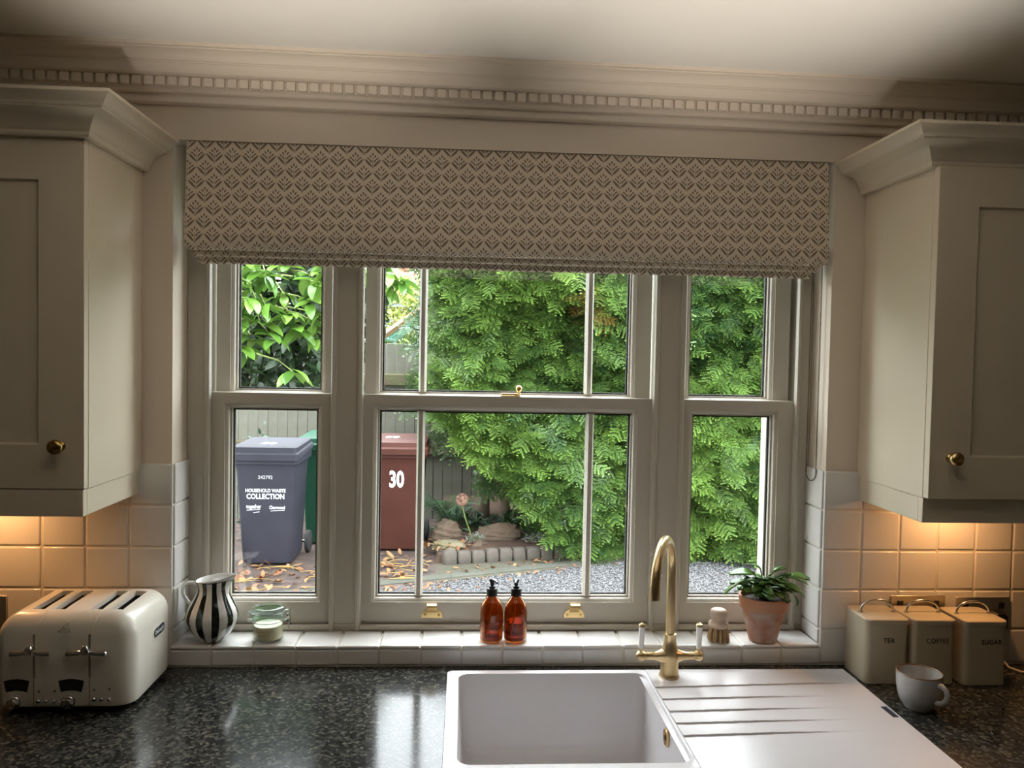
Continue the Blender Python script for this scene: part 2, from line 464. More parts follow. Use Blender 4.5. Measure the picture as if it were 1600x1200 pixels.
TILT = 0.0075                                        # the old ceiling runs slightly out of level
ce = structure(MB().box(RX0-0.12, RX1-0.12, RY0, 0.01, CZ, CZ+0.25).build('ceiling', 'ceiling_paint'))
ce.location = (0.12, 0, 0); ce.rotation_euler = (0, TILT, 0)

# cornice with dentils
prof = [(0.01,2.2975),(-0.027,2.2975),(-0.030,2.300),(-0.030,2.3060),(-0.036,2.3080),(-0.036,2.3300),(-0.055,2.3305),(-0.060,2.334),
        (-0.0605,2.341),(-0.063,2.348),(-0.066,2.3540),(-0.0685,2.3545),(-0.0690,2.3575),(-0.072,2.3590),(-0.0735,2.3645),(-0.078,2.371),(-0.086,2.3770),
        (-0.094,2.3790),(-0.0945,2.3815),(-0.101,2.3825),(-0.101,2.3905),(0.01,2.3905)]
cornice = structure(MB().prism_x(prof, RX0-0.12, RX1-0.12).build('trim_1', 'cornice_paint', smooth=38), 'moulded cornice with a row of dentils below the ceiling')
cornice.location = (0.12, 0, 0); cornice.rotation_euler = (0, TILT, 0)
dm = None
for k in range(-50, 62):
    x = k*0.0275-0.12
    if dm is None:
        d = MB().box(-0.0105, 0.0105, -0.047, -0.034, 2.3085, 2.3297).build('dentil', 'cornice_paint', cornice, bevel=0.0012, seg=1)
        bake(d); dm = d.data
    else:
        d = bpy.data.objects.new('dentil', dm); C.objects.link(d); d.parent = cornice
    d.location = (x, 0, 0)
t2 = structure(MB().prism_x([(0.012,2.279),(-0.006,2.279),(-0.010,2.281),(-0.012,2.285),(-0.012,2.2975),(0.012,2.2975)], RX0-0.12, RX1-0.12).build('trim_2', 'cornice_paint', smooth=30), 'flat painted band under the cornice')
t2.location = (0.12, 0, 0); t2.rotation_euler = (0, TILT, 0)

# ------------------------------------------------------------------ tiles
PT, G = 0.1031, 0.0035
def tile(x0, x1, y0, y1, z0, z1, bev=0.004):
    j = lambda: random.uniform(-0.0008, 0.0008)
    o = MB().box(x0+j(), x1+j(), y0, y1, z0+j(), z1+j()).build('tile', 'tile_glaze', wall_front, bevel=bev, seg=3)
    return o
grout = MB()
grout.box(XL, XR, 0.006, 0.10, 0.93, ZS-0.004)                              # bed under the sill tiles
grout.box(XL, XR, 0.0025, 0.02, 0.90, ZS-0.006)
grout.box(-1.45, XL+0.003, 0.0025, 0.012, 0.905, 1.412).box(XR-0.003, 1.75, 0.0025, 0.012, 0.905, 1.412)
grout.box(XL, XL+0.0035, 0.004, 0.10, ZS-0.01, 1.412).box(XR-0.0035, XR, 0.004, 0.10, ZS-0.01, 1.412)
grout.build('grout', 'grout', wall_front)
X0 = -0.61412
for k in range(-1, 16):
    a, b_ = max(X0+(k-1)*PT if k > -1 else XL, XL), 0
    xs, xe = X0+k*PT-PT+G/2, X0+k*PT-G/2
    xs = max(xs, XL+0.001); xe = min(xe, XR-0.001)
    if xe-xs < 0.02: continue
    tile(xs, xe, -0.001, 0.1115, ZS-0.010, ZS+random.uniform(-0.0008, 0.0006), 0.0045)       # sill top
    tile(xs, xe, 0.0, 0.010, 0.912, ZS-0.011-random.uniform(0, 0.001), 0.003)                # sill front
rows = [0.912, 1.002, 1.105, 1.208, 1.311, 1.414]
for r in range(5):
    z0, z1 = rows[r]+G/2, rows[r+1]-G/2
    for k in range(7):                                                       # left of the window
        x1 = XL+0.003-k*0.1035; tile(x1-0.1035+G, x1, 0.0, 0.010, z0, z1)
    for k in range(8):                                                       # right of the window
        x0 = XR-0.004+k*0.1020; tile(x0, x0+0.1020-G, 0.0, 0.010, z0, z1)
    if r:                                                                    # reveals
        zz = max(z0, ZS+0.001)
        tile(XL+0.0005, XL+0.008, 0.0105, 0.112, zz, z1, 0.003)
        tile(XR-0.008, XR-0.0005, 0.0105, 0.112, zz, z1, 0.003)
    else:
        tile(XL+0.0005, XL+0.008, 0.0105, 0.112, ZS+0.001, 1.002-G/2, 0.003)
        tile(XR-0.008, XR-0.0005, 0.0105, 0.112, ZS+0.001, 1.002-G/2, 0.003)

# ------------------------------------------------------------------ windows
def frame_loops(inner, outer, prof_in, yb):
    """closed picture-frame mesh: outer face rect -> moulding towards the inner rect -> back"""
    ix0, ix1, iz0, iz1 = inner; ox0, ox1, oz0, oz1 = outer
    loops = []
    def rect(x0, x1, z0, z1, y): return [(x0,y,z0),(x1,y,z0),(x1,y,z1),(x0,y,z1)]
    yf = prof_in[0][1]
    loops.append(rect(ox0, ox1, oz0, oz1, yb)); loops.append(rect(ox0, ox1, oz0, oz1, yf))
    for o, y in prof_in: loops.append(rect(ix0-o, ix1+o, iz0-o, iz1+o, y))
    loops.append(rect(ix0, ix1, iz0, iz1, yb))
    loops.append(loops[0])
    return MB().loft(loops, False, False)
fr = MB()
BZ = 0.978
fr.box(XL+0.0005, -0.6670, 0.106, 0.211, BZ, 2.20).box(0.9080, XR-0.0005, 0.106, 0.211, BZ, 2.20)
fr.box(-0.3320, -0.2760, 0.106, 0.211, BZ, 2.20).box(0.5200, 0.5800, 0.106, 0.211, BZ, 2.20)
fr.box(XL+0.0005, XR-0.0005, 0.106, 0.211, 0.952, BZ).box(-0.6670, 0.9080, 0.106, 0.211, 2.13, 2.20)
frame = structure(fr.build('trim_3', 'frame_paint', bevel=0.002), 'painted timber frame holding the three sash windows')
WY = 0.008
frame.location.y = WY
def bar_profile(w, y0, y1):
    return [(-w, y1), (-w, y0+0.012), (-w*0.62, y0+0.006), (-w*0.5, y0), (w*0.5, y0), (w*0.62, y0+0.006), (w, y0+0.012), (w, y1)]
GZ0, GZ1 = 1.048, 1.5425
def sash_window(n, ox0, ox1, ix0, ix1, bars, label):
    w = structure(empty('window_%d' % n, (0, WY, 0)), label)
    # staff beads on the room side
    for a, b_ in ((ox0-0.014, ox0+0.001), (ox1-0.001, ox1+0.014)):
        m = (a+b_)/2; h = (b_-a)/2
        pr = [(m-h, 0.114), (m-h, 0.103), (m-h*0.7, 0.0985), (m, 0.0965), (m+h*0.7, 0.0985), (m+h, 0.103), (m+h, 0.114)]
        MB().loft([[(x, y, 0.963) for x, y in pr], [(x, y, 2.13) for x, y in pr]]).build('staff_bead', 'frame_paint', w, smooth=40)
    pr = [(0.114, 0.963), (0.100, 0.963), (0.0970, 0.968), (0.0985, 0.9755), (0.103, BZ), (0.114, BZ)]
    MB().prism_x(pr, ox0, ox1).build('staff_bead', 'frame_paint', w, smooth=40)
    for up in (0, 1):
        if up: inner = (ix0, ix1, 1.592, 2.09); outer = (ox0-0.002, ox1+0.002, 1.552, 2.13); yf = 0.162
        else:  inner = (ix0, ix1, GZ0, GZ1);    outer = (ox0, ox1, BZ, 1.585); yf = 0.115
        pin = [(0.014, yf), (0.014, yf+0.003), (0.010, yf+0.005), (0.006, yf+0.009), (0.004, yf+0.017), (0.0, yf+0.018)]
        s = frame_loops(inner, outer, pin, yf+0.042).build('upper_sash' if up else 'lower_sash', 'frame_paint', w, smooth=25)
        y = yf+0.024
        MB().box(inner[0]-0.004, inner[1]+0.004, y, y+0.004, inner[2]-0.004, inner[3]+0.004).build('pane', 'window_glass', s)
        sp = MB(); e = 0.0045
        sp.box(inner[0], inner[0]+e, y+0.005, y+0.013, inner[2], inner[3]).box(inner[1]-e, inner[1], y+0.005, y+0.013, inner[2], inner[3])
        sp.box(inner[0]+e, inner[1]-e, y+0.005, y+0.013, inner[2], inner[2]+e).box(inner[0]+e, inner[1]-e, y+0.005, y+0.013, inner[3]-e, inner[3])
        sp.build('glazing_spacer', 'spacer_black', s)
        for bx in bars:
            pr = [(bx+x, y_) for x, y_ in bar_profile(0.0105, yf+0.006, yf+0.0235)]
            MB().loft([[(x, y_, inner[2]) for x, y_ in pr], [(x, y_, inner[3]) for x, y_ in pr]]).build('glazing_bar', 'frame_paint', s, smooth=40)
            pr = [(bx-0.0105, yf+0.0285), (bx-0.0105, yf+0.034), (bx-0.004, yf+0.041), (bx+0.004, yf+0.041), (bx+0.0105, yf+0.034), (bx+0.0105, yf+0.0285)]
            MB().loft([[(x, y_, inner[2]) for x, y_ in pr], [(x, y_, inner[3]) for x, y_ in pr]]).build('glazing_bar', 'frame_paint', s, smooth=40)
        if not up: low = s
    return w, low
sash_window(1, -0.6545, -0.3440, -0.6060, -0.3840, (), 'narrow left sash window with the bins behind it')
w2, low2 = sash_window(2, -0.2635, 0.5060, -0.2220, 0.4520, (-0.1125, 0.3410), 'wide middle sash window with two glazing bars')
sash_window(3, 0.5890, 0.8945, 0.6225, 0.8385, (), 'narrow right sash window with the hedge behind it')

# sash lifts: plate with two screw holes and a hooked tongue
for x in (-0.0745, 0.3065):
    pl = [(-0.028,0),(0.028,0),(0.028,0.010),(0.022,0.020),(0.014,0.024),(0.012,0.030),(-0.012,0.030),(-0.014,0.024),(-0.022,0.020),(-0.028,0.010)]
    m = MB().loft([[(px, 0.115, pz) for px, pz in pl], [(px, 0.1125, pz) for px, pz in pl]])
    lift = m.build('sash_lift', 'brass', low2, bevel=0.0006, seg=1, loc=(x, 0, 0.992))
    path = [(0.1115, 0.016), (0.1085, 0.022), (0.1055, 0.030), (0.1005, 0.038), (0.0940, 0.0425), (0.0875, 0.0410), (0.0850, 0.0360)]
    vs = []; 
    for y, z in path: vs.append([(-0.0125, y, z), (0.0125, y, z), (0.0125, y+0.0025, z+0.0015), (-0.0125, y+0.0025, z+0.0015)])
    # tongue hangs below its own hook, as a curved finger pull
    MB().loft(vs).build('finger_pull', 'brass', low2, smooth=50, loc=(x, 0, 0.992))
    for sx in (-0.018, 0.018):
        MB().loft([[(x+sx+0.0035*math.cos(a*PI/6), 0.1122, 1.001+0.0035*math.sin(a*PI/6)) for a in range(12)],
                   [(x+sx+0.0030*math.cos(a*PI/6), 0.1112, 1.001+0.0030*math.sin(a*PI/6)) for a in range(12)]]).build('screw', 'old_brass', low2)
# sash fastener on the meeting rail
fa = MB().box(0.098, 0.150, 0.120, 0.150, 1.585, 1.5885); fa.box(0.100, 0.143, 0.128, 0.140, 1.5885, 1.5935)
fa.build('sash_fastener', 'brass', low2, bevel=0.001)
MB().lathe([(0.006,0),(0.003,0.004),(0.003,0.008),(0.006,0.011),(0.0085,0.017),(0.0075,0.022),(0.003,0.026),(0.0001,0.0265)], 20, (0.1475, 0.136, 1.5885)).build('fastener_knob', 'brass', low2, smooth=60)

# ------------------------------------------------------------------ roman blind
def blind():
    t = thing('roman_blind', 'taupe roman blind printed with rows of brown sprigs above the window', 'blind', (0.12, 0.02, 1.93))
    def sheet(name, prof, x0, x1, v0, th=0.0025, nx=60, wav=0.0012):
        # prof: (y,z) polyline in world; fabric with uv = metres
        pts = [Vector((y, z)) for y, z in prof]
        L = [0.0]
        for a, b_ in zip(pts, pts[1:]): L.append(L[-1]+(b_-a).length)
        me = bpy.data.meshes.new(name); vs = []; uvs = []; fs = []
        n = len(pts)
        for side in (0, 1):
            for i in range(nx+1):
                x = x0+(x1-x0)*i/nx
                for k, p in enumerate(pts):
                    a = pts[max(k-1, 0)]; b_ = pts[min(k+1, n-1)]; d = (b_-a).normalized(); nr = Vector((-d.y, d.x))
                    w = wav*math.sin(x*9+k*0.7)+wav*0.6*math.sin(x*23+1.3)
                    q = p-nr*(th*side)
                    vs.append((x-0.12, q.x+w-0.02, q.y+0.4*w-1.93)); uvs.append((x, v0-L[k]))
        off = (nx+1)*n
        for i in range(nx):
            for k in range(n-1):
                a = i*n+k; fs.append((a, a+1, a+n+1, a+n)); fs.append((off+a, off+a+n, off+a+n+1, off+a+1))
        for i in range(nx):
            for k in (0, n-1):
                a = i*n+k; fs.append((a, a+n, off+a+n, off+a))
        for i in (0, nx):
            for k in range(n-1):
                a = i*n+k; fs.append((a, a+1, off+a+1, off+a))
        me.from_pydata(vs, [], fs); me.update()
        o = link_mesh(name, me, 'blind_fabric', t, smooth=60)
        uv = me.uv_layers.new(name='UVMap')
        for lp in me.loops: uv.data[lp.index].uv = uvs[lp.vertex_index]
        return o
    sheet('panel', [(0.016,2.2015),(0.012,2.15),(0.008,2.08),(0.004,2.02),(0.000,1.975),(0.000,1.958),(0.003,1.948),(0.009,1.9425),(0.018,1.9415),(0.027,1.946),(0.031,1.955),(0.032,1.99)], -0.6835, 0.9195, 2.2)
    sheet('fold', [(0.036,1.99),(0.034,1.955),(0.035,1.940),(0.038,1.931),(0.044,1.9275),(0.051,1.930),(0.054,1.938),(0.055,1.985)], -0.6740, 0.9110, 1.935+0.07)
    sheet('fold', [(0.060,1.985),(0.058,1.945),(0.058,1.926),(0.061,1.9165),(0.067,1.9135),(0.073,1.916),(0.076,1.924),(0.077,1.985)], -0.6680, 0.9020, 1.902+0.07)
    MB().box(-0.6700-0.12, 0.9050-0.12, 0.0, 0.055, 0.262, 0.2725).build('headrail', 'frame_paint', t)
    # bead chain: a long loop hanging at the right jamb
    pts = []
    xa, ya, xb, yb, zt, zb = 0.9185, 0.088, 0.9265, 0.046, 2.16, 1.400
    n = 175
    for i in range(n+1): pts.append((xa, ya, zt+(zb-zt)*i/n))
    for i in range(1, 12):
        a = PI*i/12; mx, my = (xa+xb)/2, (ya+yb)/2
        pts.append((mx+(xa-mx)*math.cos(a), my+(ya-my)*math.cos(a), zb-0.021*math.sin(a)))
    for i in range(n+1): pts.append((xb, yb, zb+(zt-zb)*i/n))
    Vt, Ft = ico()
    P = np.array(pts)-np.array((0.12, 0.02, 1.93)); R = np.tile(np.eye(3), (len(P), 1, 1))
    V, F = scatter(Vt, Ft, R, P, np.full(len(P), 0.0022))
    numpy_mesh('bead_chain', V, F, 'chain_metal', t)['kind'] = 'stuff'
def ico(sub=1):
    bm = bmesh.new(); bmesh.ops.create_icosphere(bm, subdivisions=sub, radius=1.0)
    V = np.array([v.co[:] for v in bm.verts]); F = np.array([[v.index for v in f.verts] for f in bm.faces]); bm.free()
    return V, F
blind()

# ------------------------------------------------------------------ wall cabinets
def wall_cabinet(side, xin, xout, yfront, door_gap, label, knob_label):
    """side -1: left cabinet, its inner side faces the window at xin"""
    s = side
    t = thing('wall_cabinet', label, 'cabinet', ((xin+xout)/2, -0.14, 1.40))
    ox, oy, oz = (xin+xout)/2, -0.14, 1.40
    def L(o): o.location = (-ox, -oy, -oz); return o
    x0, x1 = min(xin, xout), max(xin, xout)
    ZT, ZB, ZP = 2.1995, 1.3960, 1.3400
    yb = yfront+door_gap                                     # carcass front
    L(MB().box(x0, x1, yb, 0.0095, ZB, ZT-0.004).build('carcass', 'cabinet_paint', t, bevel=0.0012, seg=1))
    # shaker door: frame with recessed panel
    dx0, dx1 = (x0+0.002, x1-0.0005) if s < 0 else (x0+0.0005, x1-0.002)
    dz0, dz1 = ZB+0.002, 2.122
    st = 0.092; yf = yfront; rt_, rb = 0.086, 0.092
    pin = [(0.0, yf), (-0.0015, yf+0.0045), (-0.0045, yf+0.0075)]
    inner = (dx0+st, dx1-st, dz0+rb, dz1-rt_)
    loops = frame_loops(inner, (dx0, dx1, dz0, dz1), pin, yb-0.0015)
    d = L(loops.build('door', 'cabinet_paint', t, bevel=0.0008, seg=1))
    p = MB().box(inner[0]-0.004, inner[1]+0.004, yf+0.0075, yb-0.004, inner[2]-0.004, inner[3]+0.004).build('door_panel', 'cabinet_paint', d)
    kx = dx1-0.047 if s < 0 else dx0+0.047
    prof_k = [(0.0001,0),(0.010,0),(0.0105,0.002),(0.0065,0.004),(0.0055,0.010),(0.008,0.014),(0.0135,0.018),(0.0155,0.023),(0.0150,0.028),(0.0105,0.032),(0.0001,0.0335)]
    k = MB().lathe(prof_k, 28).build('knob', 'brass' if s > 0 else 'old_brass', d, smooth=60)
    k.location = (kx, yf, 1.488); k.rotation_euler = (PI/2, 0, 0); k['label'] = knob_label
    # pelmet below
    px0, px1 = (x0, x1-0.0025) if s < 0 else (x0+0.0025, x1)
    yp = yb+0.002 if s > 0 else yfront+0.001
    pm = MB().box(px0, px1, yp, yp+0.018, ZP, ZB)
    xi = px1 if s < 0 else px0
    pm.box(min(xi, xi+s*0.018), max(xi, xi+s*0.018), yp+0.018, -0.001, ZP, ZB)
    L(pm.build('pelmet', 'cabinet_paint', t, bevel=0.001, seg=1))
    # crown moulding mitred round the free corner
    pc = [(0.0,2.1225),(0.014,2.1225),(0.0165,2.126),(0.0165,2.133),(0.020,2.136),(0.023,2.144),(0.029,2.154),(0.038,2.162),(0.050,2.1670),(0.060,2.1685),
          (0.0605,2.1725),(0.066,2.1745),(0.070,2.180),(0.077,2.189),(0.086,2.1935),(0.086,2.2000),(0.0,2.2000)]
    yc = yb if s > 0 else yfront
    loops = []
    for (bx, by, dx, dy) in ((xout, yc, 0, -1), (xin, yc, -s, -1), (xin, 0.009, -s, 0)):
        loops.append([(bx+dx*o, by+dy*o, z) for o, z in pc])
    L(MB().loft(loops).build('crown_moulding', 'cabinet_paint', t, smooth=35))
    return t
wall_cabinet(-1, -0.7865, -1.3900, -0.2885, 0.0195, 'cream wall cabinet above the toaster, left of the window', 'dull brass round knob')
wall_cabinet(1, 1.0190, 1.6250, -0.3100, 0.0210, 'cream wall cabinet above the tea, coffee and sugar tins', 'brass round knob')

def cabinet_light(x, y, label):
    t = thing('under_cabinet_light', label, 'light', (x, y, 1.396))
    MB().lathe([(0.0335,-0.012),(0.035,-0.010),(0.035,-0.0005)], 32).build('housing', 'brushed_steel', t, smooth=40)
    MB().lathe([(0.028,-0.0135),(0.028,-0.0122)], 32).build('lens', 'lamp_lens', t)
    li = bpy.data.lights.new('lamp', 'AREA'); li.shape = 'DISK'; li.size = 0.05; li.energy = UNDER_CABINET_WATTS
    li.color = (1.0, 0.46, 0.15)
    o = bpy.data.objects.new('lamp', li); C.objects.link(o); o.parent = t; o.location = (0, 0, -0.016)
cabinet_light(-1.115, -0.10, 'round warm light under the left wall cabinet')
cabinet_light(1.245, -0.10, 'round warm light under the right wall cabinet')

# ------------------------------------------------------------------ worktop, base cabinets
wx = [-1.70, -0.012, 0.480, 2.20]; wy = [-0.62, -0.520, -0.055, 0.0]
wt = bmesh.new()
gv = {}
for zi, z in enumerate((0.872, 0.910)):
    for i, x in enumerate(wx):
        for j, y in enumerate(wy): gv[i, j, zi] = wt.verts.new((x, y, z))
for zi in (0, 1):
    for i in range(3):
        for j in range(3):
            if (i, j) == (1, 1): continue
            q = [gv[i,j,zi], gv[i+1,j,zi], gv[i+1,j+1,zi], gv[i,j+1,zi]]
            wt.faces.new(q if zi else q[::-1])
def side(a, b_): wt.faces.new([gv[(*a,0)], gv[(*b_,0)], gv[(*b_,1)], gv[(*a,1)]])
for i in range(3): side((i,0),(i+1,0)); side((i+1,3),(i,3)); side((3,i),(3,i+1)); side((0,i+1),(0,i))
side((1,2),(2,2)); side((2,1),(1,1)); side((1,1),(1,2)); side((2,2),(2,1))
me = bpy.data.meshes.new('worktop'); wt.to_mesh(me); wt.free()
wo = link_mesh('worktop', me, 'granite', bevel=0.003)
tag(wo, 'polished black and grey speckled granite worktop around the sink', 'worktop')
for k, (a, b_, lab) in enumerate(((-1.69, -0.62, 'cream base cabinet under the worktop below the toaster'), (-0.62, 1.10, 'wide cream base cabinet under the sink'), (1.10, 2.19, 'cream base cabinet under the worktop below the tins'))):
    t = thing('base_cabinet', lab, 'cabinet', ((a+b_)/2, -0.28, 0))
    h = (b_-a)/2-0.001
    c = MB(); c.box(-h, -h+0.018, -0.28, 0.288, 0.10, 0.8715).box(h-0.018, h, -0.28, 0.288, 0.10, 0.8715).box(-h, h, -0.28, 0.288, 0.10, 0.118).box(-h, h, 0.27, 0.288, 0.118, 0.8715).box(-h+0.02, h-0.02, -0.22, -0.20, 0.0, 0.10)
    c.build('carcass', 'cabinet_paint', t)
    n = 2
    for i in range(n):
        x0 = -h+2*h*i/n+0.002; x1 = -h+2*h*(i+1)/n-0.002
        d = frame_loops((x0+0.08, x1-0.08, 0.20, 0.78), (x0, x1, 0.12, 0.865), [(0, -0.302), (-0.004, -0.295)], -0.281).build('door', 'cabinet_paint', t)
        MB().box(x0+0.076, x1-0.076, -0.295, -0.283, 0.196, 0.784).build('door_panel', 'cabinet_paint', d)
        kb = MB().lathe(prof_k if False else [(0.006,0),(0.006,0.012),(0.015,0.02),(0.013,0.03),(0.0001,0.032)], 20).build('knob', 'old_brass', d, smooth=60)
        kb.location = (x1-0.04 if i == 0 else x0+0.04, -0.302, 0.80); kb.rotation_euler = (PI/2, 0, 0)

# ------------------------------------------------------------------ sink
def W(o, t): o.location = tuple(-c for c in t.location); return o
def sink():
    t = thing('sink', 'white composite inset sink with bowl and grooved drainer', 'sink', (0.471, -0.297, 0.9102))
    cx, hx, cy, hy = (-0.029+0.4635)/2, (0.4635+0.029)/2, -0.297, 0.250
    R4 = [0.0005, 0.014, 0.014, 0.0005]
    bx, bhx, by, bhy = 0.2285, 0.2285, -0.285, 0.218
    L = [rrect(cx, cy, hx, hy, R4, 0.9105), rrect(cx, cy, hx, hy, R4, 0.9150), rrect(cx, cy, hx-0.0012, hy-0.0012, R4, 0.9170)]
    for o, z, r in ((0.0035, 0.9170, 0.030), (0.001, 0.9160, 0.028), (0.0, 0.912, 0.027), (-0.006, 0.80, 0.030), (-0.010, 0.745, 0.034), (-0.018, 0.730, 0.040), (-0.034, 0.7235, 0.048)):
        L.append(rrect(bx, by, bhx+o, bhy+o, r, z))
    n = len(L[0])
    dr = []
    for p in L[-1]:
        a = math.atan2(p[1]-by, p[0]-bx); dr.append((bx+0.045*math.cos(a), by+0.045*math.sin(a), 0.720))
    L.append(dr)
    W(MB().loft(L, False, True).build('bowl', 'sink_white', t, smooth=50), t)
    # underside shell so the bowl has thickness
    U = [rrect(cx, cy, hx-0.02, hy-0.02, 0.01, 0.9104)]+[rrect(bx, by, bhx+o, bhy+o, 0.03, z) for o, z in ((0.004, 0.909), (0.002, 0.80), (-0.002, 0.740), (-0.02, 0.716))]
    W(MB().loft(U, False, True).build('bowl_underside', 'sink_white', t, smooth=50), t)
    # drainer: height field of shallow saw-tooth channels that run out to the right
    nx, ny = 46, 250
    xs = np.linspace(0.4635, 0.971, nx); ys = np.linspace(-0.547, -0.047, ny)
    starts = [-0.158, -0.225, -0.288, -0.346, -0.401]
    def ss(a, b_, x): u = min(max((x-a)/(b_-a), 0), 1); return u*u*(3-2*u)
    def h(x, y):
        yl = y-0.045*(x-0.4635)
        H = 0.0034
        if yl >= starts[0]: return 0.917+H*0.9*ss(-0.052, -0.075, y)*(1-ss(0.86, 0.955, x))
        for a, b_ in zip(starts, starts[1:]+[-0.462]):
            if yl >= b_:
                u = (a-yl)/(a-b_)
                if b_ == -0.462: return 0.917+0.0012*u*(1-u)
                return 0.917+H*u**1.6*(1-ss(0.62, 0.90, x))
        return 0.917
    V = []; F = []
    for x in xs:
        for y in ys: V.append((x, y, h(x, y)))
    for i in range(nx-1):
        for j in range(ny-1): a = i*ny+j; F.append((a, a+ny, a+ny+1, a+1))
    rim = [i*ny for i in range(nx)]+[(nx-1)*ny+j for j in range(1, ny)]+[i*ny+ny-1 for i in range(nx-2, -1, -1)]+[j for j in range(ny-2, 0, -1)]
    o = len(V)
    for r_ in rim: V.append((V[r_][0], V[r_][1], 0.9105))
    k = len(rim)
    for i in range(k): F.append((rim[i], rim[(i+1) % k], o+(i+1) % k, o+i))
    W(MB().add(V, F).build('drainer', 'sink_white', t, smooth=28), t)
    # overflow rosette on the right bowl wall, waste in the floor, maker's plate
    ov = MB().lathe([(0.0001,0),(0.019,0),(0.0195,0.002),(0.0165,0.0045),(0.012,0.0035),(0.0001,0.0035)], 28).build('overflow', 'brass', t, smooth=40)
    ov.location = (0.4535-0.471, -0.3086+0.297, 0.871-0.9102); ov.rotation_euler = (0, -PI/2, 0); ov['label'] = 'brass overflow ring'
    sl = MB().box(-0.007, 0.007, -0.0015, 0.0015, 0.0036, 0.0042).box(-0.0015, 0.0015, -0.007, 0.007, 0.0036, 0.0042).build('slot', 'dark_print', ov)
    W(MB().lathe([(0.044,0.0),(0.044,0.003),(0.036,0.004),(0.034,0.001),(0.0001,0.001)], 32, (bx, by, 0.7203)).build('waste', 'brass', t, smooth=40), t)
    pl = MB().box(-0.0065, 0.0065, -0.026, 0.026, 0, 0.0012).build('badge', 'bin_grey', t, bevel=0.0004, seg=1)
    pl.location = (0.9585-0.471, -0.2945+0.297, 0.917-0.9102); pl.rotation_euler = (0, 0, 0.02); pl['label'] = 'small grey maker plate'
    return t
sink()

# ------------------------------------------------------------------ mixer tap
def tap():
    bx, by, bz = 0.5115, -0.0965, 0.9203
    t = thing('mixer_tap', 'brushed brass mixer tap with white lever handles behind the sink', 'tap', (bx, by, bz))
    MB().lathe([(0.0245,0),(0.0250,0.003),(0.0235,0.006),(0.0225,0.010),(0.0215,0.022),(0.0225,0.036),(0.0225,0.052),(0.0205,0.064),(0.0170,0.075),(0.0148,0.086),(0.0143,0.104),(0.0148,0.1055),(0.0120,0.1060)], 36).build('body', 'brushed_brass', t, smooth=45)
    for s in (-1, 1):
        pf = [(0.0001,0.010),(0.0200,0.014),(0.0160,0.021),(0.0125,0.028),(0.0098,0.036),(0.0085,0.052),(0.0092,0.0535),(0.0092,0.0575),(0.0075,0.058),(0.0075,0.060),(0.0110,0.0645),(0.0125,0.071),(0.0110,0.0775),(0.0055,0.0825),(0.0001,0.084)]
        a = MB().lathe(pf, 28).build('valve_arm', 'brushed_brass', t, smooth=45)
        a.location = (0, 0, 0.0505); a.rotation_euler = (0, s*PI/2, 0)
        lv = MB().lathe([(0.0050,0.008),(0.0040,0.012),(0.0058,0.016),(0.0060,0.019)], 20).build('lever', 'brushed_brass', t, smooth=45)
        lv.location = (s*0.0715, 0, 0.0505); lv.rotation_euler = (0, (0.03 if s < 0 else 0.01), 0)
        c = MB().lathe([(0.0060,0.019),(0.0066,0.030),(0.0074,0.050),(0.0080,0.0720)], 20).build('ceramic_grip', 'ceramic_white', lv, smooth=45)
        c['label'] = 'white ceramic grip'
        MB().lathe([(0.0086,0.0720),(0.0088,0.0755),(0.0070,0.0780),(0.0038,0.0785),(0.0036,0.0800),(0.0001,0.0815)], 20).build('cap', 'brushed_brass', lv, smooth=45)
    d = Vector((-0.425, -0.905, 0)).normalized()
    path = [(0, 0, 0.100), (0, 0, 0.18), (0, 0, 0.24), (0, 0, 0.262)]
    for i in range(1, 25):
        a = PI*0.96*i/24; k = 0.100*(1-math.cos(a))
        path.append((d.x*k, d.y*k, 0.262+0.091*math.sin(a)))
    e = path[-1]
    MB().tube(path+[(e[0]+d.x*0.001, e[1]+d.y*0.001, e[2]-0.012)], 0.0107, 24).build('spout', 'brushed_brass', t, smooth=60)
    n = MB().tube([(e[0]+d.x*0.001, e[1]+d.y*0.001, e[2]-0.0121), (e[0]+d.x*0.002, e[1]+d.y*0.002, e[2]-0.030)], 0.0116, 24).build('nozzle', 'brushed_brass', t, smooth=40)
tap()

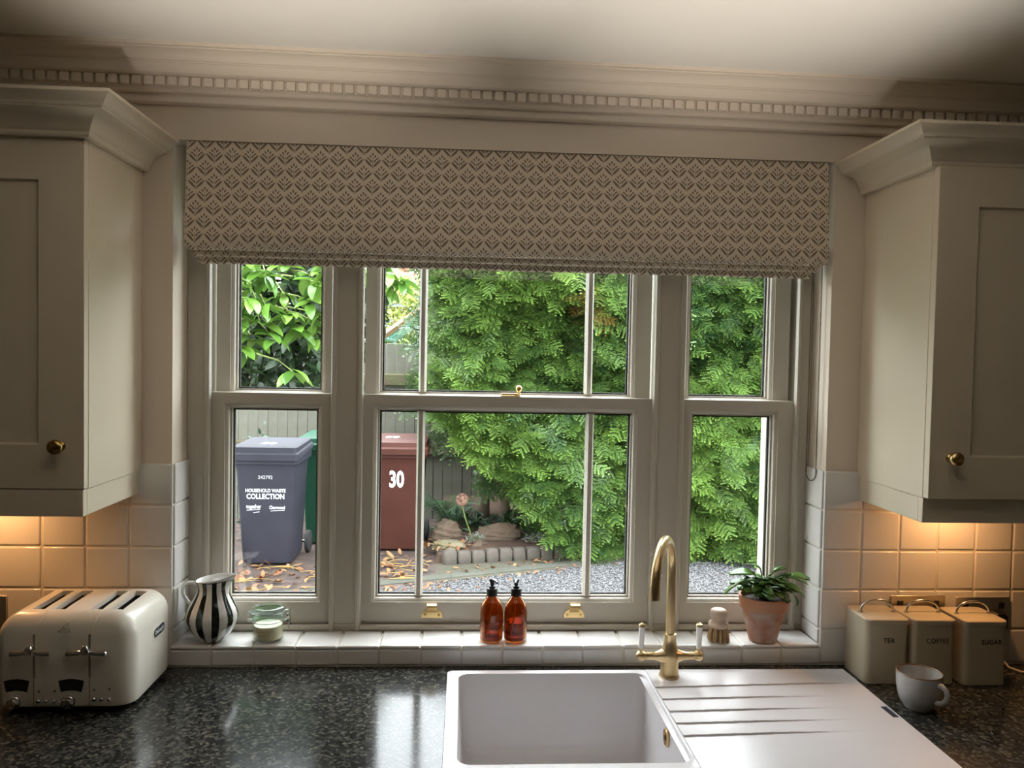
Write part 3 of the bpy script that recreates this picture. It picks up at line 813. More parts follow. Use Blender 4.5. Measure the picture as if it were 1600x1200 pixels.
# ------------------------------------------------------------------ toaster
def toaster():
    x0, x1, y0, y1, zb, ztop = -0.986, -0.700, -0.257, -0.020, 0.921, 1.122
    cx, cy, hx, hy = (x0+x1)/2, (y0+y1)/2, (x1-x0)/2, (y1-y0)/2
    t = thing('toaster', 'cream four slice toaster with chrome levers beside the striped jug', 'toaster', (cx, cy, 0.910))
    def ring(ins, z, r): return rrect(cx, cy, hx-ins, hy-ins, [max(q-ins*0.6, 0.006) for q in r], z, 8)
    r4 = [0.036, 0.022, 0.022, 0.040]
    L = [ring(0.010, zb, r4), ring(0.002, zb+0.004, r4), ring(0.0, zb+0.010, r4), ring(0.0, 1.0, r4), ring(0.0, 1.068, r4)]
    for i in range(1, 10):
        a = PI/2*i/9; L.append(ring(0.046*(1-math.cos(a)), 1.068+(ztop-1.068)*math.sin(a), r4))
    L.append(ring(0.075, ztop+0.0012, r4))
    body = MB().loft(L).build('body', 'cream_enamel', t)
    cut = MB()
    slots = [(-0.930, -0.904), (-0.886, -0.860), (-0.807, -0.781), (-0.764, -0.738)]
    for a, b_ in slots: cut.box(a, b_, -0.213, -0.078, 1.02, 1.2)
    LS = (-0.9045, -0.7895)
    for x in LS: cut.box(x-0.0026, x+0.0026, -0.30, -0.238, 0.985, 1.081)
    co = cut.build('cutter', 'black_plastic')
    W(body, t)
    m = body.modifiers.new('cut', 'BOOLEAN'); m.object = co; m.operation = 'DIFFERENCE'; m.solver = 'EXACT'
    bake(body); bpy.data.objects.remove(co)
    body.data.shade_smooth(); body.data.set_sharp_from_angle(angle=math.radians(40))
    def P(mb, name, m_, parent=t, **k):
        o = mb.build(name, m_, parent, **k); return W(o, t)
    for a, b_ in slots:
        g = MB(); e = 0.0012
        g.box(a+e, b_-e, -0.2115, -0.0795, 1.024, 1.028)
        g.box(a+e, a+e+0.001, -0.2115, -0.0795, 1.028, 1.112).box(b_-e-0.001, b_-e, -0.2115, -0.0795, 1.028, 1.112)
        g.box(a+e, b_-e, -0.2115, -0.2105, 1.028, 1.112).box(a+e, b_-e, -0.0805, -0.0795, 1.028, 1.112)
        o = P(g, 'slot_liner', 'black_plastic')
        wv = MB()
        for k in range(7):
            yy = -0.20+k*0.019
            wv.tube([(a+0.006, yy, 1.03), (a+0.006, yy, 1.095)], 0.0008, 6); wv.tube([(b_-0.006, yy, 1.03), (b_-0.006, yy, 1.095)], 0.0008, 6)
        wv.tube([(a+0.006, -0.208, 1.095), (a+0.006, -0.083, 1.095)], 0.0009, 6); wv.tube([(b_-0.006, -0.208, 1.095), (b_-0.006, -0.083, 1.095)], 0.0009, 6)
        P(wv, 'wire_guard', 'steel_wire', o); wv_o = o.children[0]; wv_o.location = (0, 0, 0)
    for x in LS:
        P(MB().box(x-0.0022, x+0.0022, -0.2395, -0.2385, 0.987, 1.079), 'lever_slot', 'black_plastic')
        # lever: boss, stem and a cross bar with rounded ends
        lv = MB().tube([(x, -0.240, 1.052), (x, -0.268, 1.052), (x, -0.272, 1.052)], [0.0024, 0.0024, 0.0060], 12)
        o = P(lv, 'lever', 'chrome', smooth=50)
        bar = MB().tube([(x-0.0405, -0.2700, 1.0455), (x-0.0395, -0.2708, 1.0455), (x-0.024, -0.2735, 1.0465), (x-0.010, -0.2755, 1.0485), (x, -0.2765, 1.0500), (x+0.010, -0.2755, 1.0485), (x+0.024, -0.2735, 1.0465), (x+0.0395, -0.2708, 1.0455), (x+0.0405, -0.2700, 1.0455)],
                        [0.004, 0.0068, 0.0062, 0.0052, 0.0066, 0.0052, 0.0062, 0.0068, 0.004], 16).build('cross_bar', 'chrome', o, smooth=50)
        bs = MB().loft([rrect(x, -0.2775, 0.009, 0.006, 0.003, 1.046), rrect(x, -0.2775, 0.010, 0.006, 0.003, 1.052), rrect(x, -0.2755, 0.006, 0.005, 0.003, 1.061), rrect(x, -0.275, 0.003, 0.003, 0.002, 1.064)]).build('boss', 'chrome', o, smooth=45)
        # raised seam running from the bottom edge over the top
        pr = [(x, y0-0.0002, 0.925), (x, y0-0.0002, 0.984)]
        P(MB().tube(pr, 0.0007, 6), 'seam', 'brown_rim')
        pr = [(x, y0-0.0003, 1.081)]
        for i in range(4, 10):
            a = PI/2*i/9; pr.append((x+0.0015*i, y0+0.046*(1-math.cos(a))-0.0003, 1.068+(ztop-1.068)*math.sin(a)+0.0003))
        pr += [(x+0.0145, -0.18, ztop+0.0016), (x+0.0145, -0.09, ztop+0.0016)]
        P(MB().tube(pr, 0.0009, 6), 'seam', 'cream_enamel')
    # displays, dials, buttons, lamps
    for x in (-0.9400, -0.8270):
        w0, w1 = 0.0265, 0.0215
        pts = []
        for i in range(9):
            u = -1+2*i/8; pts.append((x+w0*u, 0.9850-0.0045*u*u))
        for i in range(9):
            u = 1-2*i/8; pts.append((x+w1*u, 0.9600-0.0035*u*u))
        d = P(MB().loft([[(a, y0+0.010, z) for a, z in pts], [(a, y0-0.0006, z) for a, z in pts], [(x+(a-x)*0.95, y0-0.0012, 0.9715+(z-0.9715)*0.93) for a, z in pts]]), 'display', 'black_plastic', smooth=30)
        bar = MB().box(x-0.015, x+0.015, y0-0.0016, y0-0.001, 0.9655, 0.9735).build('display_scale', 'bin_grey', d)
        k = MB().lathe([(0.0150,0),(0.0150,0.001),(0.0125,0.0015),(0.0122,0.010),(0.0105,0.0135),(0.0001,0.0140)], 28).build('dial', 'chrome', t, smooth=40)
        k.location = (x-0.006-cx, y0-cy, 0.9355-0.910); k.rotation_euler = (PI/2, 0, 0)
    for xs_, z in (((-0.8946, -0.8783, -0.8621), 0.9378), ((-0.7793, -0.7633, -0.7473), 0.9410)):
        for x in xs_:
            k = MB().lathe([(0.0052,0),(0.0052,0.001),(0.0042,0.0015),(0.0040,0.0042),(0.0030,0.0055),(0.0001,0.0060)], 16).build('button', 'chrome', t, smooth=40)
            k.location = (x-cx, y0-cy, z-0.910); k.rotation_euler = (PI/2, 0, 0)
    for x, z in ((-0.8940, 0.9580), (-0.8615, 0.9585), (-0.7795, 0.9610), (-0.7475, 0.9625)):
        k = MB().lathe([(0.0026,0),(0.0024,0.0008),(0.0001,0.0010)], 12).build('indicator_lamp', 'brown_rim', t)
        k.location = (x-cx, y0-cy, z-0.910); k.rotation_euler = (PI/2, 0, 0)
    # hot surface triangle printed on the front shoulder
    tri = MB()
    a3 = [(-0.0125, -0.0065), (0.0125, -0.0065), (0.004, 0.0125)]
    tri.tube([(x, 0, z) for x, z in a3], 0.0005, 5, closed=True)
    for k in (-0.003, 0.0, 0.003): tri.tube([(k, 0, -0.003), (k+0.001, 0, 0.0), (k, 0, 0.003)], 0.0004, 5)
    o = tri.build('warning_triangle', 'dark_print', t); o.location = (-0.8430-cx, y0+0.0045-cy, 1.0915-0.910); o.rotation_euler = (-0.46, 0, 0)
    # maker's badge on the right side
    pts = [(y, z) for y, z, _ in rrect(0, 0, 0.031, 0.0105, 0.009, 0)]
    b_ = MB().loft([[(0, y, z) for y, z in pts], [(0.0018, y, z) for y, z in pts]]).build('badge', 'chrome', t, smooth=30)
    b_.location = (x1-cx-0.0004, -0.108-cy, 1.040-0.910)
    pts2 = [(y*0.93, z*0.84) for y, z in pts]
    MB().loft([[(0.0018, y, z) for y, z in pts2], [(0.0022, y, z) for y, z in pts2]]).build('badge_face', 'bin_grey', b_)
    text_part('badge_lettering', "DeLonghi", 0.0125, 'white_print', b_, (0.0024, 0, 0), (PI/2, 0, PI/2), 0.0002, 0.0003)
    # dark plinth and feet
    P(MB().loft([rrect(cx, cy, hx-0.018, hy-0.012, 0.03, 0.9140), rrect(cx, cy, hx-0.010, hy-0.006, 0.035, 0.9215)]), 'plinth', 'black_plastic', smooth=40)
    for sx in (-1, 1):
        for sy in (-1, 1): P(MB().lathe([(0.010,0),(0.012,0.0045)], 14, (cx+sx*0.105, cy+sy*0.085, 0.9101)), 'foot', 'rubber')
toaster()

# ------------------------------------------------------------------ things on the sill
def jug():
    t = thing('striped_jug', 'white jug with dark green vertical stripes on the window sill', 'jug', (-0.6225, 0.0385, ZS+0.0007))
    prof = [(0.022,0.0),(0.0255,0.002),(0.034,0.008),(0.047,0.022),(0.0575,0.040),(0.0632,0.058),(0.0628,0.070),(0.0575,0.086),(0.0490,0.102),(0.0410,0.117),(0.0368,0.129),(0.0362,0.138),(0.0378,0.147),(0.0400,0.154),(0.0405,0.1575)]
    seg = 52
    def shape(r, z, a):
        k = max(0.0, math.cos(a))**10*min(max((z-0.112)/0.045, 0), 1)**1.6
        tilt = 0.006*math.cos(a)*min(max((z-0.11)/0.045, 0), 1)
        return ((r+0.020*k)*math.cos(a), (r+0.0*k)*math.sin(a)*(1-0.25*k), z+tilt+0.006*k)
    out = [[shape(r, z, 2*PI*i/seg) for i in range(seg)] for r, z in prof]
    MB().loft(out, True, False).build('body', 'jug_stripes', t, smooth=60)
    inn = [[shape(r, z, 2*PI*i/seg) for i in range(seg)] for r, z in [(0.0405,0.1575),(0.0395,0.1590),(0.0380,0.1575),(0.0360,0.150),(0.0340,0.138),(0.0348,0.128),(0.0390,0.116),(0.047,0.101),(0.055,0.086),(0.060,0.068),(0.055,0.038),(0.040,0.016),(0.02,0.006)]]
    MB().loft(inn, False, True).build('interior', 'ceramic_white', t, smooth=60)
    hp = [(-0.036, 0.140), (-0.046, 0.1455), (-0.058, 0.1460), (-0.0690, 0.139), (-0.0730, 0.127), (-0.0705, 0.114), (-0.062, 0.101), (-0.052, 0.089), (-0.0465, 0.082), (-0.050, 0.084)]
    # smooth the handle path
    pts = []
    for i in range(len(hp)-2):
        for u in (0, 0.33, 0.66):
            p0, p1, p2, p3 = hp[max(i-1, 0)], hp[i], hp[i+1], hp[min(i+2, len(hp)-1)]
            cr = lambda a, b_, c, d: 0.5*((2*b_)+(-a+c)*u+(2*a-5*b_+4*c-d)*u*u+(-a+3*b_-3*c+d)*u**3)
            pts.append((cr(p0[0], p1[0], p2[0], p3[0]), 0, cr(p0[1], p1[1], p2[1], p3[1])))
    MB().tube(pts, 0.0046, 12).build('handle', 'ceramic_white', t, smooth=60)
jug()

def jar():
    t = thing('clip_top_jar', 'small clip-top glass jar holding a cream candle, beside the striped jug', 'jar', (-0.4855, 0.0455, ZS+0.0007))
    MB().lathe([(0.034,0.0),(0.0375,0.002),(0.0393,0.006),(0.0395,0.044),(0.0385,0.048),(0.0375,0.052),(0.0398,0.054),(0.0398,0.0575),(0.0360,0.0575),(0.0345,0.048),(0.0362,0.042),(0.0362,0.007),(0.0335,0.0045)], 40).build('body', 'jar_glass', t, smooth=40)
    MB().lathe([(0.0330,0.0050),(0.0358,0.0075),(0.0358,0.0385),(0.0345,0.0400)], 36).build('candle', 'wax', t, smooth=40)['label'] = 'cream candle wax'
    MB().lathe([(0.0395,0.0578),(0.0395,0.0605),(0.0350,0.0605),(0.0350,0.0578)], 36).build('seal', 'jar_lid_glass', t)
    MB().lathe([(0.0400,0.0610),(0.0430,0.0640),(0.0428,0.0690),(0.0405,0.0720),(0.0420,0.0760),(0.0415,0.0810),(0.0385,0.0840),(0.0330,0.0850),(0.0310,0.0830),(0.0001,0.0825),(0.0001,0.0790),(0.034,0.0785),(0.0375,0.0750),(0.0375,0.0650),(0.0355,0.0615)], 40, cap0=False, cap1=False).build('lid', 'jar_lid_glass', t, smooth=40)
    w = MB()
    ring = lambda r, z: [(r*math.cos(2*PI*i/40), r*math.sin(2*PI*i/40), z) for i in range(40)]
    w.tube(ring(0.0400, 0.0505), 0.0009, 6, closed=True); w.tube(ring(0.0424, 0.0735), 0.0009, 6, closed=True)
    w.build('wire_rings', 'steel_wire', t, smooth=60)
    c = MB()
    c.tube([(0.041,0.003,0.050),(0.047,0.004,0.052),(0.052,0.004,0.066),(0.050,0.003,0.076),(0.043,0.002,0.0745)], 0.0011, 6)
    c.tube([(0.041,-0.006,0.050),(0.048,-0.007,0.053),(0.054,-0.006,0.072),(0.058,-0.004,0.083)], 0.0011, 6)
    c.tube([(0.0485,-0.002,0.070),(0.050,-0.002,0.052),(0.051,-0.002,0.030)], 0.0011, 6); c.tube([(0.054,0.002,0.062),(0.055,0.002,0.046),(0.0565,0.0,0.036)], 0.0011, 6)
    c.box(0.0455, 0.0525, -0.006, 0.006, 0.048, 0.053); c.box(0.047, 0.0545, -0.005, 0.005, 0.062, 0.066)
    c.build('clasp', 'steel_wire', t, smooth=60)
    h = MB()
    h.tube([(-0.041,0.004,0.0505),(-0.050,0.005,0.050),(-0.053,0.005,0.058),(-0.051,0.004,0.070),(-0.0425,0.003,0.0735)], 0.0011, 6)
    h.tube([(-0.041,-0.004,0.0505),(-0.048,-0.005,0.047),(-0.052,-0.005,0.056),(-0.0425,-0.003,0.0735)], 0.0011, 6)
    h.build('hinge_wire', 'steel_wire', t, smooth=60)
    # printed script on the front of the glass
    s = MB(); pts = []
    for i in range(60):
        a = -PI/2-0.62+1.24*i/59-0.05
        pts.append((0.0398*math.cos(a), 0.0398*math.sin(a), 0.031+0.0022*math.sin(i*0.95)+0.0015*math.sin(i*0.37)))
    s.tube(pts, 0.0004, 5).build('script_lettering', 'gold_print', t)
    text_part('lettering', 'CANDLE', 0.0068, 'gold_print', t, (-0.003, -0.0400, 0.0225), (PI/2, 0, -0.06), 0.0002, 0.0, 1.0, 1.1)
jar()

def bottle(x, level, rot, label):
    t = thing('soap_bottle', label, 'bottle', (x, 0.0385, ZS+0.0007), 0.0, 'amber soap bottles')
    out = [(0.0245,0.0),(0.0280,0.0015),(0.0295,0.006),(0.0295,0.070),(0.0283,0.082),(0.0248,0.095),(0.0190,0.1055),(0.0135,0.1115),(0.0122,0.1150),(0.0122,0.1190)]
    inn = [(0.0098,0.1190),(0.0098,0.1130),(0.0160,0.1045),(0.0225,0.0935),(0.0260,0.081),(0.0272,0.070),(0.0272,0.008),(0.0255,0.0045),(0.020,0.0035)]
    MB().lathe(out+inn, 40).build('glass_body', 'amber_glass', t, smooth=40)
    MB().lathe([(0.0200,0.0040),(0.0252,0.0050),(0.0268,0.0085),(0.0268,level)], 36).build('soap', 'liquid_amber', t, smooth=40)
    MB().tube([(0.004*math.cos(rot), 0.004*math.sin(rot), 0.112), (-0.004, 0, 0.06), (-0.010, 0.004, 0.010)], 0.0022, 10).build('dip_tube', 'wax', t, smooth=60)
    MB().lathe([(0.0130,0.1150),(0.0140,0.1155),(0.0142,0.1330),(0.0132,0.1345),(0.0085,0.1350),(0.0080,0.1400),(0.0055,0.1410)], 28).build('collar', 'black_plastic', t, smooth=40)
    p = MB().lathe([(0.0052,0.1410),(0.0052,0.1500),(0.0075,0.1510),(0.0078,0.1570),(0.0060,0.1590),(0.0001,0.1595)], 20).build('pump_head', 'black_plastic', t, smooth=40)
    n = MB().loft([[(0, -0.0045, 0.1520), (0, 0.0045, 0.1520), (0, 0.0045, 0.1590), (0, -0.0045, 0.1590)],
                   [(0.014, -0.0035, 0.1535), (0.014, 0.0035, 0.1535), (0.014, 0.0035, 0.1580), (0.014, -0.0035, 0.1580)],
                   [(0.024, -0.0022, 0.1500), (0.024, 0.0022, 0.1500), (0.024, 0.0022, 0.1545), (0.024, -0.0022, 0.1545)]]).build('nozzle', 'black_plastic', p, bevel=0.0008, seg=1)
    n.rotation_euler = (0, 0, rot)
    # faint etched label lines on the glass
bottle(0.0812, 0.012, -1.0, 'nearly empty amber pump bottle, left one of the pair on the sill')
bottle(0.1432, 0.050, -1.75, 'half full amber pump bottle, right one of the pair on the sill')

def brush():
    t = thing('pot_brush', 'round wooden pot brush with bristles standing on the sill by the plant', 'brush', (0.6745, 0.0370, ZS+0.0007))
    MB().lathe([(0.0001,0.034),(0.0235,0.034),(0.0255,0.037),(0.0255,0.044),(0.0238,0.0470),(0.0195,0.0500),(0.0175,0.0530),(0.0185,0.0570),(0.0213,0.0625),(0.0222,0.0690),(0.0215,0.0745),(0.0190,0.0790),(0.0140,0.0815),(0.0060,0.0824),(0.0001,0.0825)], 36).build('handle', 'beech', t, smooth=60)
    b_ = MB()
    for k in range(150):
        a = random.uniform(0, 2*PI); r = math.sqrt(random.uniform(0.12, 1))
        x0, y0 = 0.0225*r*math.cos(a), 0.0225*r*math.sin(a); x1, y1 = (0.0265*r+0.003)*math.cos(a), (0.0265*r+0.003)*math.sin(a)
        b_.tube([(x0, y0, 0.036), ((x0+x1)/2*1.03, (y0+y1)/2*1.03, 0.018), (x1, y1, 0.0)], [0.0016, 0.0017, 0.0013], 5)
    b_.build('bristles', 'bristle', t, smooth=60)['kind'] = 'stuff'
brush()

def leaf_strip(L, Wd, curve, n=6, fold=0.15, notch=0.0, tipw=0.15):
    """arched leaf along +x; returns MB"""
    m = MB(); rows = []
    for i in range(n+1):
        u = i/n; w = Wd/2*(math.sin(PI*min(u*0.92+0.06, 1.0))**0.7)
        if i == n: w = Wd*tipw/2
        if notch and i % 2: w *= 1-notch
        a = curve*u; x = L*(math.sin(a)/curve if abs(curve) > 1e-3 else u); z = -L*((1-math.cos(a))/curve if abs(curve) > 1e-3 else 0)
        rows.append([(x, -w, z+w*fold), (x, 0, z), (x, w, z+w*fold)])
    vs = [p for r in rows for p in r]; fs = []
    for i in range(n):
        for j in range(2): a = i*3+j; fs.append((a, a+1, a+4, a+3))
    return m.add(vs, fs)

def potted_plant():
    t = thing('potted_cactus', 'leafy green holiday cactus in a weathered terracotta pot on the sill', 'potted plant', (0.7925, 0.0345, ZS+0.0007))
    p = MB().lathe([(0.0300,0.0),(0.0355,0.001),(0.0375,0.010),(0.0560,0.0870),(0.0515,0.0870),(0.0340,0.008),(0.0001,0.008)], 44, cap0=True, cap1=False).build('pot', 'terracotta', t, smooth=40)
    MB().lathe([(0.0590,0.0860),(0.0605,0.0880),(0.0640,0.1120),(0.0640,0.1175),(0.0625,0.1190),(0.0580,0.1185),(0.0555,0.0870)], 44, cap0=False, cap1=False).build('pot_rim', 'terracotta_rim', t, smooth=40)
    MB().lathe([(0.0575,0.1060),(0.030,0.1080),(0.0001,0.1090)], 30, cap0=False).build('soil', 'soil', t)
    kinds = [leaf_strip(0.060, 0.031, c, 8, f, 0.13, 0.45) for c, f in ((1.0, 0.2), (0.8, -0.15), (1.2, 0.1), (0.5, 0.25))]
    meshes = []
    for k in kinds:
        o = k.build('leaf', 'cactus_leaf', t, smooth=70)
        me = o.data; bpy.data.objects.remove(o); meshes.append(me)
    rr = random.Random(11)
    def put(x, y, z, yaw, pitch, roll, s, k):
        o = bpy.data.objects.new('leaf', meshes[k]); C.objects.link(o); o.parent = t
        o.location = (x, y, z); o.rotation_euler = (roll, pitch, yaw); o.scale = (s, s*rr.uniform(0.85, 1.15), s)
        md = o.modifiers.new('thick', 'SOLIDIFY'); md.thickness = 0.0016
    for i in range(66):
        a = rr.uniform(0, 2*PI); r = rr.uniform(0.0, 0.034); up = rr.uniform(0.1, 1.0)
        z = 0.134+0.032*up*(1-r/0.05)
        s = rr.uniform(0.75, 1.05)
        if math.sin(a) > 0.2: s *= 0.62                         # less room towards the glass
        put(r*math.cos(a), r*math.sin(a)*0.8, z, a+rr.uniform(-0.4, 0.4), -rr.uniform(0.25, 0.95)*(0.4+0.6*up), rr.uniform(-0.5, 0.5), s, rr.randrange(4))
    # longer arms as in the photograph: two reaching left, two to the right
    for x, y, z, yaw, pitch, roll, s, k in ((-0.052,-0.008,0.163,PI+0.1,0.12,0.3,1.25,1), (-0.030,-0.012,0.178,PI-0.2,-0.15,-0.3,1.1,3), (0.050,-0.006,0.172,0.05,0.10,0.3,1.2,3),
                                        (0.046,-0.012,0.150,-0.25,-0.1,0.2,1.1,2), (0.072,-0.004,0.125,0.1,0.5,0.1,0.7,2), (-0.015,-0.01,0.190,2.2,-0.5,0.2,0.9,0), (0.018,-0.012,0.186,0.6,-0.5,-0.2,0.8,1), (0.066,-0.012,0.1745,-0.1,0.0,0.5,0.9,3)):
        put(x, y, z, yaw, pitch, roll, s, k)
    st = MB()
    for i in range(22):
        a = rr.uniform(0, 2*PI); r = rr.uniform(0.0, 0.02)
        st.tube([(r*math.cos(a)*0.6, r*math.sin(a)*0.6, 0.104), (r*math.cos(a), r*math.sin(a), 0.150)], 0.0016, 6)
    for p0, p1 in (((-0.01,0,0.13),(-0.052,-0.008,0.163)), ((-0.008,0,0.13),(-0.030,-0.012,0.178)), ((0.01,0,0.13),(0.050,-0.006,0.172)), ((0.01,0,0.13),(0.046,-0.012,0.150)), ((0.046,-0.012,0.15),(0.072,-0.004,0.125)), ((0.05,-0.006,0.172),(0.066,-0.012,0.1745)), ((0,0,0.14),(-0.015,-0.01,0.19)), ((0,0,0.14),(0.018,-0.012,0.186))):
        st.tube([p0, p1], 0.0016, 6)
    st.build('stems', 'stem_green', t)
potted_plant()

# ------------------------------------------------------------------ tins, mug, sockets on the right
def canister(name, word, cx, yf, dx, label):
    w, d = 0.0545, 0.0575
    cy = yf+d
    t = thing(name, label, 'canister', (cx, cy, 0.9103), 0.0, 'storage tins')
    L = [rrect(0, 0, w-0.002, d-0.002, 0.012, 0.0), rrect(0, 0, w-0.0005, d-0.0005, 0.013, 0.0015), rrect(0, 0, w-0.0005, d-0.0005, 0.013, 0.150)]
    MB().loft(L).build('body', 'cream_tin', t, smooth=35)
    L = [rrect(0, 0, w+0.0003, d+0.0003, 0.0135, 0.1455), rrect(0, 0, w+0.0010, d+0.0010, 0.0140, 0.1460), rrect(0, 0, w+0.0010, d+0.0010, 0.0140, 0.1570), rrect(0, 0, w-0.0005, d-0.0005, 0.013, 0.1590), rrect(0, 0, w-0.004, d-0.004, 0.010, 0.1595), rrect(0, 0, w-0.030, d-0.030, 0.008, 0.1612)]
    lid = MB().loft(L).build('lid', 'cream_tin', t, smooth=35)
    hp = []
    for i in range(15):
        a = PI*i/14; hp.append((-0.042*math.cos(a)+0.001, 0, 0.1605+0.030*math.sin(a)**0.8))
    loops = [[(x, -0.0042, z-0.0), (x, 0.0042, z), (x, 0.0042, z+0.0016), (x, -0.0042, z+0.0016)] for x, _, z in hp]
    MB().tube(hp, 0.0028, 10).build('handle', 'steel_wire', lid, smooth=50)
    for s in (-1, 1): MB().lathe([(0.0065,0),(0.0065,0.0015),(0.003,0.0022)], 14, (s*0.042+0.001, 0, 0.1602)).build('handle_plate', 'steel_wire', lid)
    text_part('lettering', word, 0.0165, 'dark_print', t, (dx, -d+0.0003, 0.107), (PI/2, 0, 0), 0.0003, 0.0001, 0.92, 1.12)
canister('tea_canister', 'TEA', 1.0415, -0.128, 0.003, 'cream tin lettered TEA, closest to the sink')
canister('coffee_canister', 'COFFEE', 1.1575, -0.131, 0.008, 'cream tin lettered COFFEE between the tea and sugar tins')
canister('sugar_canister', 'SUGAR', 1.2825, -0.140, 0.014, 'cream tin lettered SUGAR, furthest right of the three tins')

def mug():
    t = thing('stoneware_mug', 'pale grey stoneware mug with a thin brown rim in front of the tins', 'mug', (1.0470, -0.2560, 0.9103))
    out = [(0.0290,0.0),(0.0310,0.001),(0.0325,0.005),(0.0400,0.016),(0.0455,0.034),(0.0482,0.056),(0.0490,0.0800)]
    inn = [(0.0462,0.0800),(0.0452,0.056),(0.0425,0.034),(0.036,0.016),(0.020,0.008)]
    MB().lathe(out, 48, cap1=False).build('body', 'stoneware', t, smooth=50)
    MB().lathe(inn, 48, cap0=False).build('interior', 'stoneware', t, smooth=50)
    MB().lathe([(0.0490,0.0799),(0.0489,0.0818),(0.0476,0.0828),(0.0464,0.0818),(0.0462,0.0799)], 48, cap0=False, cap1=False).build('rim', 'brown_rim', t, smooth=60)['label'] = 'thin brown glazed rim'
    d = Vector((0.42, -0.91, 0)).normalized()
    hp = [(0.044, 0.066), (0.054, 0.068), (0.064, 0.063), (0.0685, 0.052), (0.066, 0.040), (0.057, 0.030), (0.046, 0.026), (0.0415, 0.027)]
    MB().tube([(d.x*r, d.y*r, z) for r, z in hp], [0.0065, 0.0062, 0.0060, 0.0060, 0.0060, 0.0062, 0.0065, 0.006], 14).build('handle', 'stoneware', t, smooth=60)
mug()

def socket(x0, x1, z0, z1, label, n=2):
    t = thing('wall_socket', label, 'socket', ((x0+x1)/2, -0.001, (z0+z1)/2))
    hx, hz = (x1-x0)/2, (z1-z0)/2
    MB().box(-hx, hx, -0.004, 0.0, -hz, hz).build('plate', 'brushed_steel', t, bevel=0.0015)
    for s in ((-1, 1) if n == 2 else (0,)):
        c = s*0.032
        pins = MB().box(c-0.002, c+0.002, -0.0045, -0.0035, 0.002, 0.010).box(c-0.014, c-0.008, -0.0045, -0.0035, -0.010, -0.006).box(c+0.008, c+0.014, -0.0045, -0.0035, -0.010, -0.006)
        pins.build('pin_holes', 'black_plastic', t)
        MB().box(c-0.007+s*0.016, c+0.007+s*0.016, -0.0075, -0.004, 0.014, 0.030).build('switch', 'black_plastic', t, bevel=0.001)
socket(-1.2450, -1.0990, 1.0020, 1.0880, 'steel double socket on the tiles left of the toaster')
socket(1.1140, 1.2600, 1.0060, 1.0920, 'steel double socket on the tiles behind the coffee tin')
socket(1.2900, 1.4360, 1.0020, 1.0880, 'steel double socket on the tiles behind the sugar tin')
def plug_and_cable():
    t = thing('plug_with_cable', 'black plug in the wall socket with a pale cable trailing behind the sugar tin', 'plug', (1.3950, -0.0055, 1.0350))
    MB().loft([[(x*1.0, 0.0, z) for x, z in ((-0.022,-0.022),(0.022,-0.022),(0.022,0.012),(0.012,0.022),(-0.012,0.022),(-0.022,0.012))], [(x*0.8, -0.028, z*0.8) for x, z in ((-0.022,-0.022),(0.022,-0.022),(0.022,0.012),(0.012,0.022),(-0.012,0.022),(-0.022,0.012))]]).build('plug', 'black_plastic', t, bevel=0.002)
    MB().tube([(0.0, -0.014, -0.021), (0.002, -0.016, -0.06), (0.008, -0.020, -0.100), (0.018, -0.035, -0.1185), (0.035, -0.058, -0.1212), (0.06, -0.066, -0.1212), (0.12, -0.060, -0.1212), (0.2, -0.062, -0.1212)], 0.0032, 10).build('cable', 'cable', t, smooth=60)
plug_and_cable()

# added fill light behind the viewpoint, two heads turned up to brighten the ceiling
def added_fill_light(x, y):
    t = thing('added_fill_light', 'added black two-headed fill light turned up to brighten the ceiling', 'lamp', (x, y, 0.0))
    MB().lathe([(0.15,0.0),(0.15,0.012),(0.03,0.022),(0.012,0.04)], 32).build('base', 'black_plastic', t, smooth=40)
    MB().tube([(0, 0, 0.03), (0, 0, 0.85)], 0.011, 14).build('pole', 'black_plastic', t, smooth=40)
    for s, ax in ((-1, -0.30), (1, 0.50)):
        p = Vector((s*0.12, 0, 0.90)); aim = Vector((ax-x, -0.86-y, CZ)); d = (aim-p).normalized()
        MB().tube([(0, 0, 0.84), (s*0.06, 0, 0.86), p-d*0.05], 0.008, 10).build('arm', 'black_plastic', t, smooth=50)
        h = MB().tube([p-d*0.09, p-d*0.07, p+d*0.045, p+d*0.05, p+d*0.049, p-d*0.02], [0.02, 0.032, 0.045, 0.045, 0.041, 0.036], 24).build('head', 'black_plastic', t, smooth=40)
        MB().tube([p-d*0.019, p-d*0.016], 0.034, 24).build('lens', 'lamp_lens', h)
        li = bpy.data.lights.new('lamp', 'SPOT'); li.energy = FILL_WATTS; li.color = (1.0, 0.91, 0.80); li.spot_size = math.radians(33); li.spot_blend = 1.0; li.shadow_soft_size = 0.03
        o = bpy.data.objects.new('lamp', li); C.objects.link(o); o.parent = t; o.location = p+d*0.055; o.rotation_euler = d.to_track_quat('-Z', 'Y').to_euler()
added_fill_light(0.1, -2.40)

